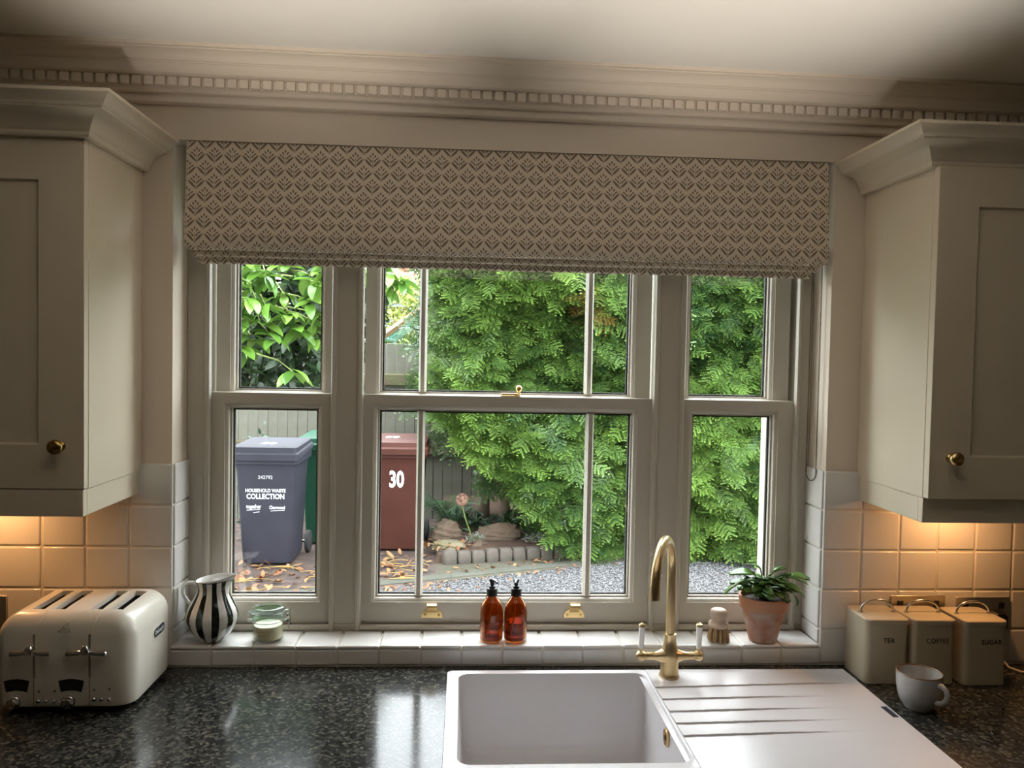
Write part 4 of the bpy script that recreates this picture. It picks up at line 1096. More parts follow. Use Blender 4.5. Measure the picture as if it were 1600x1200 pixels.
# ------------------------------------------------------------------ outside: ground
GZ = -0.10
def ground():
    g = structure(MB().box(-30, 30, 0.34, 60, -0.5, GZ-0.03).build('ground', 'lawn'), 'garden ground outside the window')
    # driveway bed under the gravel, yard under the bins, planting bed
    kerb0, kerb1 = Vector((-0.95, 4.03)), Vector((1.35, 4.97))
    k = (kerb1-kerb0)/(kerb1.x-kerb0.x)
    yk = lambda x: kerb0.y+k.y*(x-kerb0.x)
    structure(MB().loft([[(-30, 0.34, GZ-0.03), (30, 0.34, GZ-0.03), (30, 5.3, GZ-0.03), (3.0, 5.3, GZ-0.03), (1.35, 4.97, GZ-0.03), (-30, yk(-30) if False else 3.6, GZ-0.03)],
                         [(-30, 0.34, GZ-0.002), (30, 0.34, GZ-0.002), (30, 5.3, GZ-0.002), (3.0, 5.3, GZ-0.002), (1.35, 4.97, GZ-0.002), (-30, 3.6, GZ-0.002)]]).build('drive', 'gravel_bed'), 'gravel drive below the window')
    structure(MB().box(-8, -0.20, 3.55, 6.95, GZ-0.03, GZ+0.004).build('yard', 'yard_ground'), 'dark yard paving under the bins')
    structure(MB().loft([[(-0.24, 4.85, GZ-0.03), (1.6, 5.15, GZ-0.03), (6, 5.2, GZ-0.03), (6, 7.0, GZ-0.03), (-0.24, 7.0, GZ-0.03)], [(-0.20, 4.90, GZ+0.07), (1.6, 5.2, GZ+0.05), (6, 5.25, GZ+0.05), (6, 7.0, GZ+0.30), (-0.20, 7.0, GZ+0.30)]]).build('planting_bed', 'bed_soil'), 'planting bed of dark soil below the hedge')
    vp = [(-0.21, 4.30), (1.30, 4.90), (1.60, 5.18), (-0.21, 4.93)]
    structure(MB().loft([[(x, y, GZ-0.03) for x, y in vp], [(x, y, GZ+0.005) for x, y in vp]]).build('verge', 'verge_soil'), 'strip of mossy soil between kerb and cobbles')
    # concrete kerb strip between yard and drive
    a, b_ = Vector((-1.6, 3.80)), Vector((1.25, 4.93)); d = (b_-a).normalized(); n = Vector((-d.y, d.x))
    P = [a, b_, b_+n*0.12, a+n*0.12]
    tag(MB().loft([[(p.x, p.y, GZ-0.03) for p in P], [(p.x, p.y, GZ+0.016) for p in P]]).build('kerb_strip', 'concrete', bevel=0.006), 'mossy concrete kerb strip at the edge of the gravel', 'kerb')
    # loose gravel
    N = 30000
    x = rng.uniform(-2.6, 3.4, N*2); y = rng.uniform(3.3, 5.25, N*2)
    m = (y < 4.03+k.y*(x+0.95)-0.04) & (y < 5.0-0.02*x)
    x, y = x[m][:N], y[m][:N]; N = len(x)
    Vt, Ft = ico(1); Vt = Vt*np.array([1.0, 0.75, 0.6])
    ax = rng.normal(size=(N, 3)); nr = rng.normal(size=(N, 3))*0.5+np.array([0, 0, 1.0]); ax[:, 2] *= 0.3
    S = rng.uniform(0.0045, 0.0115, N)
    V, F = scatter(Vt, Ft, frames(ax, nr), np.stack([x, y, np.full(N, GZ+0.001)+rng.uniform(0, 0.006, N)], 1), S)
    tint = np.repeat(rng.beta(1.5, 1.5, N), len(Vt))
    o = numpy_mesh('gravel', V, F, 'gravel', None, tint)
    tag(o, 'loose grey gravel of the drive outside the window', 'gravel', kind='stuff')
mat('verge_soil', (0.060, 0.048, 0.034), 0.95, var=(12, 0.8), col2=(0.036, 0.040, 0.020), bump=(40, 0.6))
mat('gravel_bed', (0.06, 0.059, 0.060), 0.9, var=(60, 0.7), bump=(90, 0.6))
ground()

# ------------------------------------------------------------------ wheelie bins
def wheelie_bin(name, m, loc, rz, label, s=1.0, group='wheelie bins'):
    t = thing(name, label, 'bin', loc, rz, group)
    body = MB()
    L = [rrect(0, 0.02, 0.205*s, 0.235*s, 0.05, 0.02), rrect(0, 0.02, 0.215*s, 0.245*s, 0.05, 0.035), rrect(0, 0.005, 0.252*s, 0.300*s, 0.045, 0.80), rrect(0, 0.0, 0.262*s, 0.318*s, 0.04, 0.86),
         rrect(0, 0.0, 0.280*s, 0.335*s, 0.04, 0.865), rrect(0, 0.0, 0.284*s, 0.340*s, 0.04, 0.925), rrect(0, 0.0, 0.262*s, 0.315*s, 0.035, 0.925), rrect(0, 0.0, 0.245*s, 0.29*s, 0.03, 0.80)]
    body.loft(L, True, True).build('body', m, t, smooth=40)
    # lid: shallow sloped dome with a front lip
    def lring(hx, yf, yb, z_f, z_b, r):
        pts = rrect(0, (yf+yb)/2, hx, (yb-yf)/2, r, 0, 5)
        return [(x, y, z_f+(z_b-z_f)*(y-yf)/(yb-yf)) for x, y, _ in pts]
    Ll = [lring(0.278*s, -0.352*s, 0.335*s, 0.928, 0.945, 0.03), lring(0.293*s, -0.372*s, 0.345*s, 0.900, 0.945, 0.035), lring(0.295*s, -0.376*s, 0.348*s, 0.950, 0.975, 0.035), lring(0.288*s, -0.362*s, 0.340*s, 0.962, 0.985, 0.035),
          lring(0.280*s, -0.345*s, 0.330*s, 0.966, 0.992, 0.04), lring(0.276*s, -0.335*s, 0.322*s, 1.004, 1.018, 0.04), lring(0.262*s, -0.300*s, 0.310*s, 1.014, 1.026, 0.04), lring(0.20*s, -0.22*s, 0.26*s, 1.019, 1.030, 0.04)]
    lid = MB().loft(Ll, True, True).build('lid', m, t, smooth=35)
    h = MB().tube([(-0.19*s, 0.33*s, 0.94), (-0.19*s, 0.41*s, 0.985), (0.19*s, 0.41*s, 0.985), (0.19*s, 0.33*s, 0.94)], 0.017, 10).build('handle', m, t, smooth=50)
    MB().tube([(-0.24*s, 0.285*s, 0.098), (0.24*s, 0.285*s, 0.098)], 0.012, 10).build('axle', 'steel_wire', t, smooth=50)
    for sx in (-1, 1):
        w = MB().lathe([(0.0001,0.0),(0.05,0.0),(0.055,0.006),(0.088,0.006),(0.098,0.010),(0.098,0.042),(0.088,0.046),(0.055,0.046),(0.05,0.05),(0.0001,0.05)], 28).build('wheel', 'rubber', t, smooth=40)
        w.location = (sx*0.235*s if sx > 0 else -0.285*s, 0.285*s, 0.098); w.rotation_euler = (0, PI/2, 0)
    return t, lid
g1, l1 = wheelie_bin('wheelie_bin', 'bin_grey', (-1.625, 4.985, GZ+0.005), 0.0, 'blue-grey wheelie bin lettered HOUSEHOLD WASTE COLLECTION', 0.96)
def on_front(t, s, size, z, x=0, f=0.96, **k):
    return text_part('lettering', s, size, 'white_print', t, (x, (0.02-0.245*f+(z-0.035)/0.765*(-0.015-0.055*f))-0.002, z), (PI/2+0.088, 0, 0), 0.0008, **k)
on_front(g1, '242792', 0.040, 0.752, 0.0)
on_front(g1, 'HOUSEHOLD WASTE', 0.040, 0.640, 0.0, bold=0.0012, width=0.86)
on_front(g1, 'COLLECTION', 0.060, 0.590, 0.0, bold=0.0020, width=0.84)
on_front(g1, 'together', 0.048, 0.505, -0.098, bold=0.0008, width=0.72)
on_front(g1, 'Charnwood', 0.040, 0.498, 0.094, bold=0.0008, width=0.66)
def underline(t, x0, x1, z):
    y = (0.02-0.245*0.96+(z-0.035)/0.765*(-0.015-0.055*0.96))-0.003
    MB().tube([(x0, y, z-0.004), ((x0+x1)/2, y, z), (x1, y, z+0.003)], 0.0022, 6).build('logo_line', 'white_print', t)
underline(g1, -0.155, -0.045, 0.478); underline(g1, 0.04, 0.155, 0.473); underline(g1, -0.10, -0.05, 0.458)
text_part('lettering', '30', 0.13, 'white_print', l1, (0.0, -0.17, 1.0215), (0.023, 0, 0), 0.003, 0.004, 1.0)
g2, l2 = wheelie_bin('wheelie_bin', 'bin_brown', (-0.600, 5.500, GZ+0.005), 0.0, 'brown wheelie bin with a large white 30 on its front', 1.0)
on_front(g2, '30', 0.205, 0.662, 0.010, f=1.0, bold=0.007, width=0.66)
text_part('lettering', '30', 0.13, 'white_print', l2, (-0.05, -0.06, 1.0245), (0.023, 0, 0), 0.003, 0.004, 1.0)
wheelie_bin('wheelie_bin', 'bin_green', (-1.235, 5.75, GZ+0.005), 0.0, 'green wheelie bin standing behind the blue-grey one', 1.0)

# ------------------------------------------------------------------ fence
def fence():
    t = thing('board_fence', 'weathered vertical board fence behind the bins', 'fence', (-1.8, 6.75, GZ))
    meshes = []
    for k in range(3):
        o = MB().box(-0.0522, 0.0522, -0.010, 0.010, 0.0, 1.915-k*0.004).build('board', 'fence_wood', t, bevel=0.005, seg=1); bake(o)
        meshes.append(o.data); bpy.data.objects.remove(o)
    for i in range(60):
        o = bpy.data.objects.new('board', meshes[i % 3]); C.objects.link(o); o.parent = t
        o.location = (-2.75+i*0.1045, random.choice((-0.003, 0.0, 0.003)), 0)
    for z in (1.46, 0.72):
        MB().prism_x([(-0.055, z), (-0.012, z), (-0.012, z+0.13), (-0.050, z+0.115)], -2.8, 3.5).build('rail', 'mossy_wood', t, bevel=0.004)
    for x in (-2.3, -0.95, 0.40, 1.75, 3.1):
        MB().box(x-0.05, x+0.05, 0.012, 0.11, 0, 1.90).build('post', 'fence_wood', t)
fence()

# ------------------------------------------------------------------ conifer hedge
def spray_template(seed):
    """flat yew-like spray along +x, unit length, in the xy-plane, drooping in z"""
    r = np.random.default_rng(seed); V = []; F = []; T = []
    def needle(p, d, side, L, w, tip):
        n = len(V); q = np.cross([0, 0, 1.0], d); q = q/np.linalg.norm(q)
        V.extend([p-d*w*0.5, p+d*w*0.5, p+side*L]); F.append((n, n+1, n+2)); T.extend([tip, tip, min(tip+0.12, 1)])
    def droop(x, k=0.22): return -k*x*x
    twigs = [(0.0, 0.0, 0.0, 1.0)]
    for k in range(6):
        t = 0.10+0.135*k
        for s in (-1, 1):
            twigs.append((t+r.uniform(-0.02, 0.02), s, r.uniform(0.75, 1.05), 0.46*(1-0.62*t)*r.uniform(0.85, 1.15)))
    for i, (t0, s, ang, L) in enumerate(twigs):
        if i == 0: d2 = np.array([1.0, 0, 0]); o = np.array([0.0, 0, 0]); nn = 14; n0 = 7
        else: d2 = np.array([math.cos(ang), s*math.sin(ang), 0]); o = np.array([t0, 0, 0]); nn = 8; n0 = 1
        for j in range(n0, nn):
            u = j/(nn-1); p = o+d2*L*u; p[2] = droop(p[0])-0.10*abs(p[1])
            pd = np.array([-d2[1], d2[0], 0])
            ln = 0.082*(1-0.35*u)
            tip = 0.15+0.55*u**2
            for q in (-1, 1):
                dirn = d2*0.55+pd*q*0.83; dirn = dirn/np.linalg.norm(dirn)+np.array([0, 0, r.uniform(-0.15, 0.15)])
                needle(p, d2, dirn, ln, 0.036, tip)
        p = o+d2*L; p[2] = droop(p[0])-0.10*abs(p[1]); needle(p-d2*0.01, np.array([-d2[1], d2[0], 0]), d2, 0.07, 0.03, 0.75)
    return np.array(V), np.array(F), np.array(T)

def smooth_noise(x, z, seed, f):
    r = np.random.default_rng(seed); out = np.zeros_like(x)
    for k in range(7):
        a = r.uniform(0, 2*PI); ff = f*r.uniform(0.6, 1.7)
        out += np.sin((x*math.cos(a)+z*math.sin(a))*ff+r.uniform(0, 6.28))
    return out/3.2

def hedge():
    t = thing('conifer_hedge', 'tall dense green conifer hedge behind the middle and right windows', 'hedge', (1.6, 5.6, GZ))
    off = np.array([1.6, 5.6, GZ])
    zlow = lambda x: np.interp(x, [-0.40, -0.05, 0.20, 0.50, 0.80, 1.05, 6.0], [1.25, 0.95, 0.72, 0.42, 0.10, -0.08, -0.08])
    N = 7600
    x = rng.uniform(-0.30, 4.6, N*2); z = rng.uniform(-0.1, 3.15, N*2)
    x[::6] = rng.uniform(-0.32, 0.5, len(x[::6]))                # the rounded left end needs more shoots
    m = z > zlow(x)+0.02; x, z = x[m][:N], z[m][:N]; N = len(x)
    bulge = smooth_noise(x, z, 3, 4.5)*0.13+smooth_noise(x, z, 9, 11)*0.05
    # face of the hedge; the left end curves away, the foot comes forward to the right
    y = 5.00-0.10*np.clip(x-0.9, 0, 1.2)+np.clip(0.35-x, 0, 2)**2*1.1-bulge+np.clip(z-2.6, 0, 1)**2*1.2+rng.uniform(-0.06, 0.26, N)
    P = np.stack([x, y, z], 1)
    ax = np.stack([rng.normal(-0.05, 0.75, N), np.full(N, -0.85)+rng.uniform(-0.3, 0.3, N), rng.normal(-0.25, 0.42, N)], 1)
    nr = np.stack([rng.normal(0, 0.45, N), rng.normal(-0.55, 0.4, N), np.full(N, 1.0)], 1)
    S = rng.uniform(0.18, 0.31, N)
    base = 0.28+0.26*smooth_noise(x, z, 21, 3.0)+rng.normal(0, 0.13, N)
    rust = (np.hypot(x-1.08, (z-2.15)) < 0.16) & (rng.uniform(0, 1, N) < 0.55)
    R = frames(ax, nr); Vs = []; Fs = []; Ts = []; o = 0
    for k in range(4):
        Vt, Ft, Tt = spray_template(100+k); sel = np.arange(k, N, 4)
        V, F = scatter(Vt, Ft, R[sel], P[sel]-R[sel][:, :, 0]*0.12*1.0-off, S[sel])
        Vs.append(V); Fs.append(F+o); o += len(V)
        tt = np.clip(base[sel][:, None]+Tt[None]*0.55-0.15, 0, 0.84)
        tt[rust[sel]] = 0.97
        Ts.append(tt.ravel())
    f = numpy_mesh('foliage', np.concatenate(Vs), np.concatenate(Fs), 'hedge_leaf', t, np.concatenate(Ts))
    f['kind'] = 'stuff'
    # inner mass of darker shoots, so that no daylight shows through
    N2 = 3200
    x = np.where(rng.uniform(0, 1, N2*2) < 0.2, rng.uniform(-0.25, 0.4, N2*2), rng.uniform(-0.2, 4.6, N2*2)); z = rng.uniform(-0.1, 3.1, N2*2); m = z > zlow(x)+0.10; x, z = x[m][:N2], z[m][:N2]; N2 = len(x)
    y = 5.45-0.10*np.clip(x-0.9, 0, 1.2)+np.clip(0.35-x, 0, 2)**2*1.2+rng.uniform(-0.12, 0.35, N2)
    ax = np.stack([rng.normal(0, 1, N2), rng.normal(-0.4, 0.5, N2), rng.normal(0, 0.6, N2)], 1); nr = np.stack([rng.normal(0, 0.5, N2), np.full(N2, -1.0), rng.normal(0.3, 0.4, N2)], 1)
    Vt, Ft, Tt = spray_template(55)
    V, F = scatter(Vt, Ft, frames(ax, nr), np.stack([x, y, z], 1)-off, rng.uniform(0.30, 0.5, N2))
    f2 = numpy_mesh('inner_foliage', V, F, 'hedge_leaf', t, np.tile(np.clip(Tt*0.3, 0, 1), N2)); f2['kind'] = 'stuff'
    core = MB()  # solid dark core added behind the shoots to block see-through
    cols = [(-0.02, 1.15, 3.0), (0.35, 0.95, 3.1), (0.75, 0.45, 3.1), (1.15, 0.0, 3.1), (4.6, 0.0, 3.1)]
    core.loft([[(a-1.6, 0.05, b_-GZ), (a-1.6, 0.75, b_-GZ), (a-1.6, 0.75, c-GZ), (a-1.6, 0.05, c-GZ)] for a, b_, c in cols]).build('hedge_core', 'core_dark', t)
    for i, (xx, yy, r_, lean) in enumerate(((0.42, 5.95, 0.055, 0.05), (0.22, 6.05, 0.07, -0.02), (0.95, 5.9, 0.06, 0.1), (2.0, 5.8, 0.07, 0), (3.2, 5.8, 0.07, 0))):
        MB().tube([(xx-1.6, yy-5.6, 0.05), (xx-1.6+lean*0.5, yy-5.6-0.02, 0.6), (xx-1.6+lean, yy-5.6, 1.4), (xx-1.6, yy-5.7, 2.6)], [r_, r_*0.85, r_*0.7, r_*0.3], 10).build('trunk', 'bark', t, smooth=60)
mat('core_dark', (0.03, 0.035, 0.015), 0.95, var=(18, 0.8), col2=(0.06, 0.04, 0.02), bump=(25, 0.8))
hedge()

# ------------------------------------------------------------------ laurel, upper left
def laurel():
    t = thing('laurel_tree', 'laurel with large glossy leaves hanging over the bins in the left window', 'tree', (-2.35, 4.6, GZ))
    off = Vector((-2.35, 4.6, GZ))
    meshes = []
    for c, f in ((0.5, 0.35), (0.9, 0.3), (0.2, 0.45), (0.7, 0.15)):
        o = leaf_strip(0.132, 0.060, c, 7, f, 0.0, 0.06).build('leaf', 'laurel_leaf', t, smooth=80); meshes.append(o.data); bpy.data.objects.remove(o)
    MB().tube([(0, 0, 0), (0.03, -0.05, 0.9), (0.12, -0.15, 1.7), (0.2, -0.3, 2.6), (0.3, -0.3, 3.3)], [0.075, 0.065, 0.055, 0.04, 0.02], 10).build('trunk', 'bark', t, smooth=60)
    rr = random.Random(5)
    tips = [(-1.33, 3.05, 2.21), (-1.22, 3.00, 2.17), (-1.30, 3.1, 2.02), (-1.38, 3.0, 1.90), (-1.20, 2.95, 1.96), (-1.10, 3.05, 1.92), (-1.33, 3.1, 1.79), (-1.18, 3.0, 1.79), (-1.05, 3.1, 1.84), (-0.98, 3.1, 2.02),
            (-0.92, 3.05, 2.13), (-0.90, 3.1, 1.93), (-0.94, 3.2, 1.80), (-1.05, 3.0, 1.575), (-1.40, 3.2, 2.10), (-0.62, 3.0, 2.20), (-0.46, 2.98, 2.22), (-0.40, 3.0, 2.13), (-0.50, 3.05, 2.11), (-1.02, 3.3, 2.20), (-1.45, 3.3, 1.70), (-0.75, 3.2, 2.25),
            (-1.28, 2.9, 2.26), (-1.36, 2.95, 2.15), (-1.12, 3.1, 2.24), (-1.25, 3.0, 1.87), (-1.15, 3.2, 2.06), (-0.86, 3.0, 2.22), (-1.38, 3.05, 1.72), (-0.98, 3.25, 1.90), (-0.55, 2.95, 2.26), (-1.30, 2.9, 1.99)]
    tw = MB(); n = 0
    for (x, y, z) in tips:
        yaw0 = rr.uniform(0, 2*PI); k = rr.randint(6, 9)
        root = Vector((x-0.16*rr.uniform(0.5, 1), y+0.22, z+0.16*rr.uniform(0.2, 1)))-off
        tw.tube([root+Vector((-0.25, 0.3, 0.05)), root, Vector((x, y, z))-off], [0.007, 0.005, 0.003], 6)
        for i in range(k):
            o = bpy.data.objects.new('leaf', meshes[rr.randrange(4)]); C.objects.link(o); o.parent = t; n += 1
            a = yaw0+2*PI*i/k*1.0+rr.uniform(-0.3, 0.3)
            o.location = Vector((x+rr.uniform(-0.02, 0.02), y+rr.uniform(-0.02, 0.02), z+rr.uniform(-0.03, 0.03)))-off
            o.rotation_euler = (rr.uniform(-0.4, 0.4), rr.uniform(-0.15, 0.75), a)
            s = rr.uniform(0.85, 1.25); o.scale = (s, s*rr.uniform(0.9, 1.1), s)
    tw.build('twigs', 'stem_green', t)
    # deeper leaves of the crown, their shade put into a darker colour
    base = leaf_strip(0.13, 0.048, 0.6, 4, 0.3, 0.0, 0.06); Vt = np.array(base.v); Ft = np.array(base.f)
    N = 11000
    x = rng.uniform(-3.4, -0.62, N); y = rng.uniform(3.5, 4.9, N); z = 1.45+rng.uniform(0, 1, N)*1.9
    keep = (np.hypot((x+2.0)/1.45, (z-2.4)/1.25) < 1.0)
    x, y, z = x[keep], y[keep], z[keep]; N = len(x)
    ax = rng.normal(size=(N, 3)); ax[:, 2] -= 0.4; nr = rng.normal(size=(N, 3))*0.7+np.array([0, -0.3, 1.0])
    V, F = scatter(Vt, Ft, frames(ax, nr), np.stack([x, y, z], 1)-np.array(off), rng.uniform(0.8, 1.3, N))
    o = numpy_mesh('foliage', V, F, 'shaded_leaf', t, np.repeat(rng.uniform(0, 1, N), len(Vt))); o['kind'] = 'stuff'
laurel()

# ------------------------------------------------------------------ bed: rocks, cobbles, plants
def rock(name, loc, size, m, label, seed, rz=0.0):
    r = random.Random(seed); bm = bmesh.new(); bmesh.ops.create_icosphere(bm, subdivisions=4, radius=1.0)
    ds = [(Vector((r.gauss(0,1), r.gauss(0,1), r.gauss(0,1))).normalized(), r.uniform(0.55, 0.92)) for _ in range(16)]
    for v in bm.verts:
        d = v.co.normalized(); q = 1.0
        for nv, h in ds:
            c = d.dot(nv)
            if c > 0: q = min(q, h/c)
        v.co = d*q*(1+0.03*r.uniform(-1, 1)+0.05*math.sin(d.z*16+d.x*3))
        v.co = Vector((v.co.x*size[0], v.co.y*size[1], max(v.co.z, -0.6)*size[2]+size[2]*0.5))
    me = bpy.data.meshes.new(name); bm.to_mesh(me); bm.free()
    o = link_mesh(name, me, m, None, smooth=28); o.location = loc; o.rotation_euler = (0, 0, rz)
    return tag(o, label, 'rock', 'rocks in the bed')
rock('garden_rock', (-0.115, 5.42, GZ+0.05), (0.155, 0.13, 0.155), 'sandstone', 'upright brown rock right of the brown bin', 1, 0.2)
rock('garden_rock', (-0.10, 5.13, GZ+0.05), (0.19, 0.11, 0.065), 'mossy_stone', 'low flat mossy rock at the left end of the cobbles', 2, -0.2)
rock('garden_rock', (0.345, 5.42, GZ+0.06), (0.245, 0.13, 0.135), 'sandstone', 'long layered brown rock above the cobble edging', 3, 0.05)
rock('garden_rock', (0.16, 5.22, GZ+0.05), (0.10, 0.08, 0.06), 'sandstone', 'small brown rock between the mossy rock and the long rock', 4, 0.5)
def cobbles():
    t = thing('cobble_edging', 'row of pale cobbles edging the planting bed', 'edging', (0.4, 5.0, GZ))
    a, b_ = Vector((-0.10, 4.86)), Vector((1.12, 5.16)); n = 11
    for i in range(n):
        p = a+(b_-a)*(i/(n-1)); r = random.Random(40+i)
        hx, hy, hz = 0.0605*r.uniform(0.93, 1.04), 0.05, 0.115*r.uniform(0.92, 1.08)
        o = MB().loft([rrect(0, 0, hx*0.92, hy, 0.02, 0, 4), rrect(0, 0, hx, hy*1.05, 0.022, 0.03, 4), rrect(r.uniform(-.004,.004), 0, hx, hy, 0.022, hz*0.75, 4), rrect(0, 0, hx*0.86, hy*0.82, 0.02, hz*0.96, 4), rrect(0, 0, hx*0.5, hy*0.5, 0.015, hz, 4)]).build('cobble', 'cobble', t, smooth=50)
        o.location = (p.x-0.4, p.y-5.0, 0); o.rotation_euler = (r.uniform(-.05, .05), r.uniform(-.05, .05), 0.24+r.uniform(-.08, .08))
cobbles()

def fern(loc, label, nf, L, seed):
    t = thing('fern', label, 'fern', loc)
    r = random.Random(seed); meshes = []
    for kk in range(3):
        m = MB()
        for i in range(22):
            u = (i+1)/23; x = u; z = 0.75*u-0.85*u*u; w = 0.26*math.sin(PI*min(u*0.85+0.12, 1))*(1 if i < 20 else 0.6)
            for s in (-1, 1):
                m.add([(x-0.016, 0, z), (x+0.016, 0, z), (x+0.07, s*w, z-0.05)], [(0, 1, 2) if s > 0 else (1, 0, 2)])
        m.tube([(u/10, 0, 0.75*u/10-0.85*(u/10)**2) for u in range(11)], 0.006, 4)
        o = m.build('frond', 'fern_leaf', t); meshes.append(o.data); bpy.data.objects.remove(o)
    for i in range(nf):
        o = bpy.data.objects.new('frond', meshes[i % 3]); C.objects.link(o); o.parent = t
        s = L*r.uniform(0.75, 1.1); o.scale = (s, s, s*r.uniform(0.9, 1.5)); o.rotation_euler = (r.uniform(-0.2, 0.2), r.uniform(-0.5, 0.2), 2*PI*i/nf+r.uniform(-0.3, 0.3))
fern((-0.18, 6.12, GZ+0.17), 'tall green fern against the fence right of the brown bin', 13, 0.52, 3)
fern((1.02, 5.02, GZ+0.05), 'small pale fern at the right end of the cobbles', 9, 0.30, 8)

def tuft(name, loc, size, n, m, label, seed, leaf=0.05, cat='plant'):
    t = thing(name, label, cat, loc)
    g = np.random.default_rng(seed)
    base = leaf_strip(1.0, 0.42, 0.5, 3, 0.2, 0.0, 0.1); Vt = np.array(base.v); Ft = np.array(base.f)
    d = g.normal(size=(n, 3)); d /= np.linalg.norm(d, axis=1, keepdims=True); d[:, 2] = np.abs(d[:, 2])
    P = d*np.array(size)*g.uniform(0.35, 1.0, (n, 1))
    ax = d+g.normal(size=(n, 3))*0.5; nr = g.normal(size=(n, 3))*0.4+np.array([0, -0.3, 1])
    V, F = scatter(Vt, Ft, frames(ax, nr), P, g.uniform(0.6, 1.2, n)*leaf)
    o = numpy_mesh('foliage', V, F, m, t, np.repeat(g.uniform(0, 1, n), len(Vt))); o['kind'] = 'stuff'
    st = MB()
    for k in range(5):
        a = 2*PI*k/5; st.tube([(0, 0, -0.02), (math.cos(a)*size[0]*0.5, math.sin(a)*size[1]*0.5, size[2]*0.6)], 0.004, 5)
    st.build('stems', 'stem_green', t)
    return t
tuft('leafy_plant', (0.02, 5.72, GZ+0.12), (0.30, 0.16, 0.17), 260, 'bed_leaf', 'low dark green plant behind the upright brown rock', 1, 0.075)
tuft('leafy_plant', (0.50, 5.85, GZ+0.14), (0.22, 0.16, 0.13), 200, 'bed_leaf', 'low dark green plant behind the long brown rock', 2, 0.06)
tuft('leafy_plant', (0.86, 5.45, GZ+0.10), (0.32, 0.15, 0.16), 260, 'bed_leaf', 'low green plant under the hedge right of the long rock', 4, 0.08)
tuft('silver_plant', (0.13, 5.30, GZ+0.10), (0.10, 0.07, 0.075), 260, 'silver_leaf', 'small white flowered plant between the upright and long rocks', 5, 0.022)
tuft('silver_plant', (0.72, 5.32, GZ+0.10), (0.17, 0.08, 0.07), 420, 'silver_leaf', 'small white flowered plant at the right end of the long rock', 6, 0.022)
tuft('leafy_plant', (-2.02, 4.55, GZ+0.02), (0.14, 0.16, 0.42), 260, 'bed_leaf', 'straggly green plant at the left side of the blue-grey bin', 9, 0.06)
tuft('leafy_plant', (-1.90, 5.72, GZ), (0.22, 0.15, 1.12), 420, 'bed_leaf', 'green climber behind the lid of the blue-grey bin', 10, 0.06)
def seedhead():
    t = thing('allium_seedhead', 'round pink allium seed head on a bent stalk above the rocks', 'flower', (0.10, 5.30, GZ+0.06))
    MB().tube([(0, 0, 0), (-0.02, 0, 0.12), (-0.07, 0.0, 0.26), (-0.095, 0, 0.36)], 0.006, 6).build('stalk', 'stem_green', t, smooth=60)
    g = np.random.default_rng(4); n = 150
    d = g.normal(size=(n, 3)); d /= np.linalg.norm(d, axis=1, keepdims=True)
    m = MB(); c = Vector((-0.098, 0, 0.42))
    for q in d:
        q = Vector(q); m.tube([c, c+q*0.052], 0.0013, 4)
        s = q.orthogonal().normalized(); w = q.cross(s)
        for a in range(5):
            e = s*math.cos(a*1.257)+w*math.sin(a*1.257); f_ = q.cross(e)
            p = c+q*0.050; m.add([p-f_*0.004, p+f_*0.004, p+e*0.017+q*0.010], [(0, 1, 2)])
    m.build('seed_head', 'flower_pink', t)
seedhead()

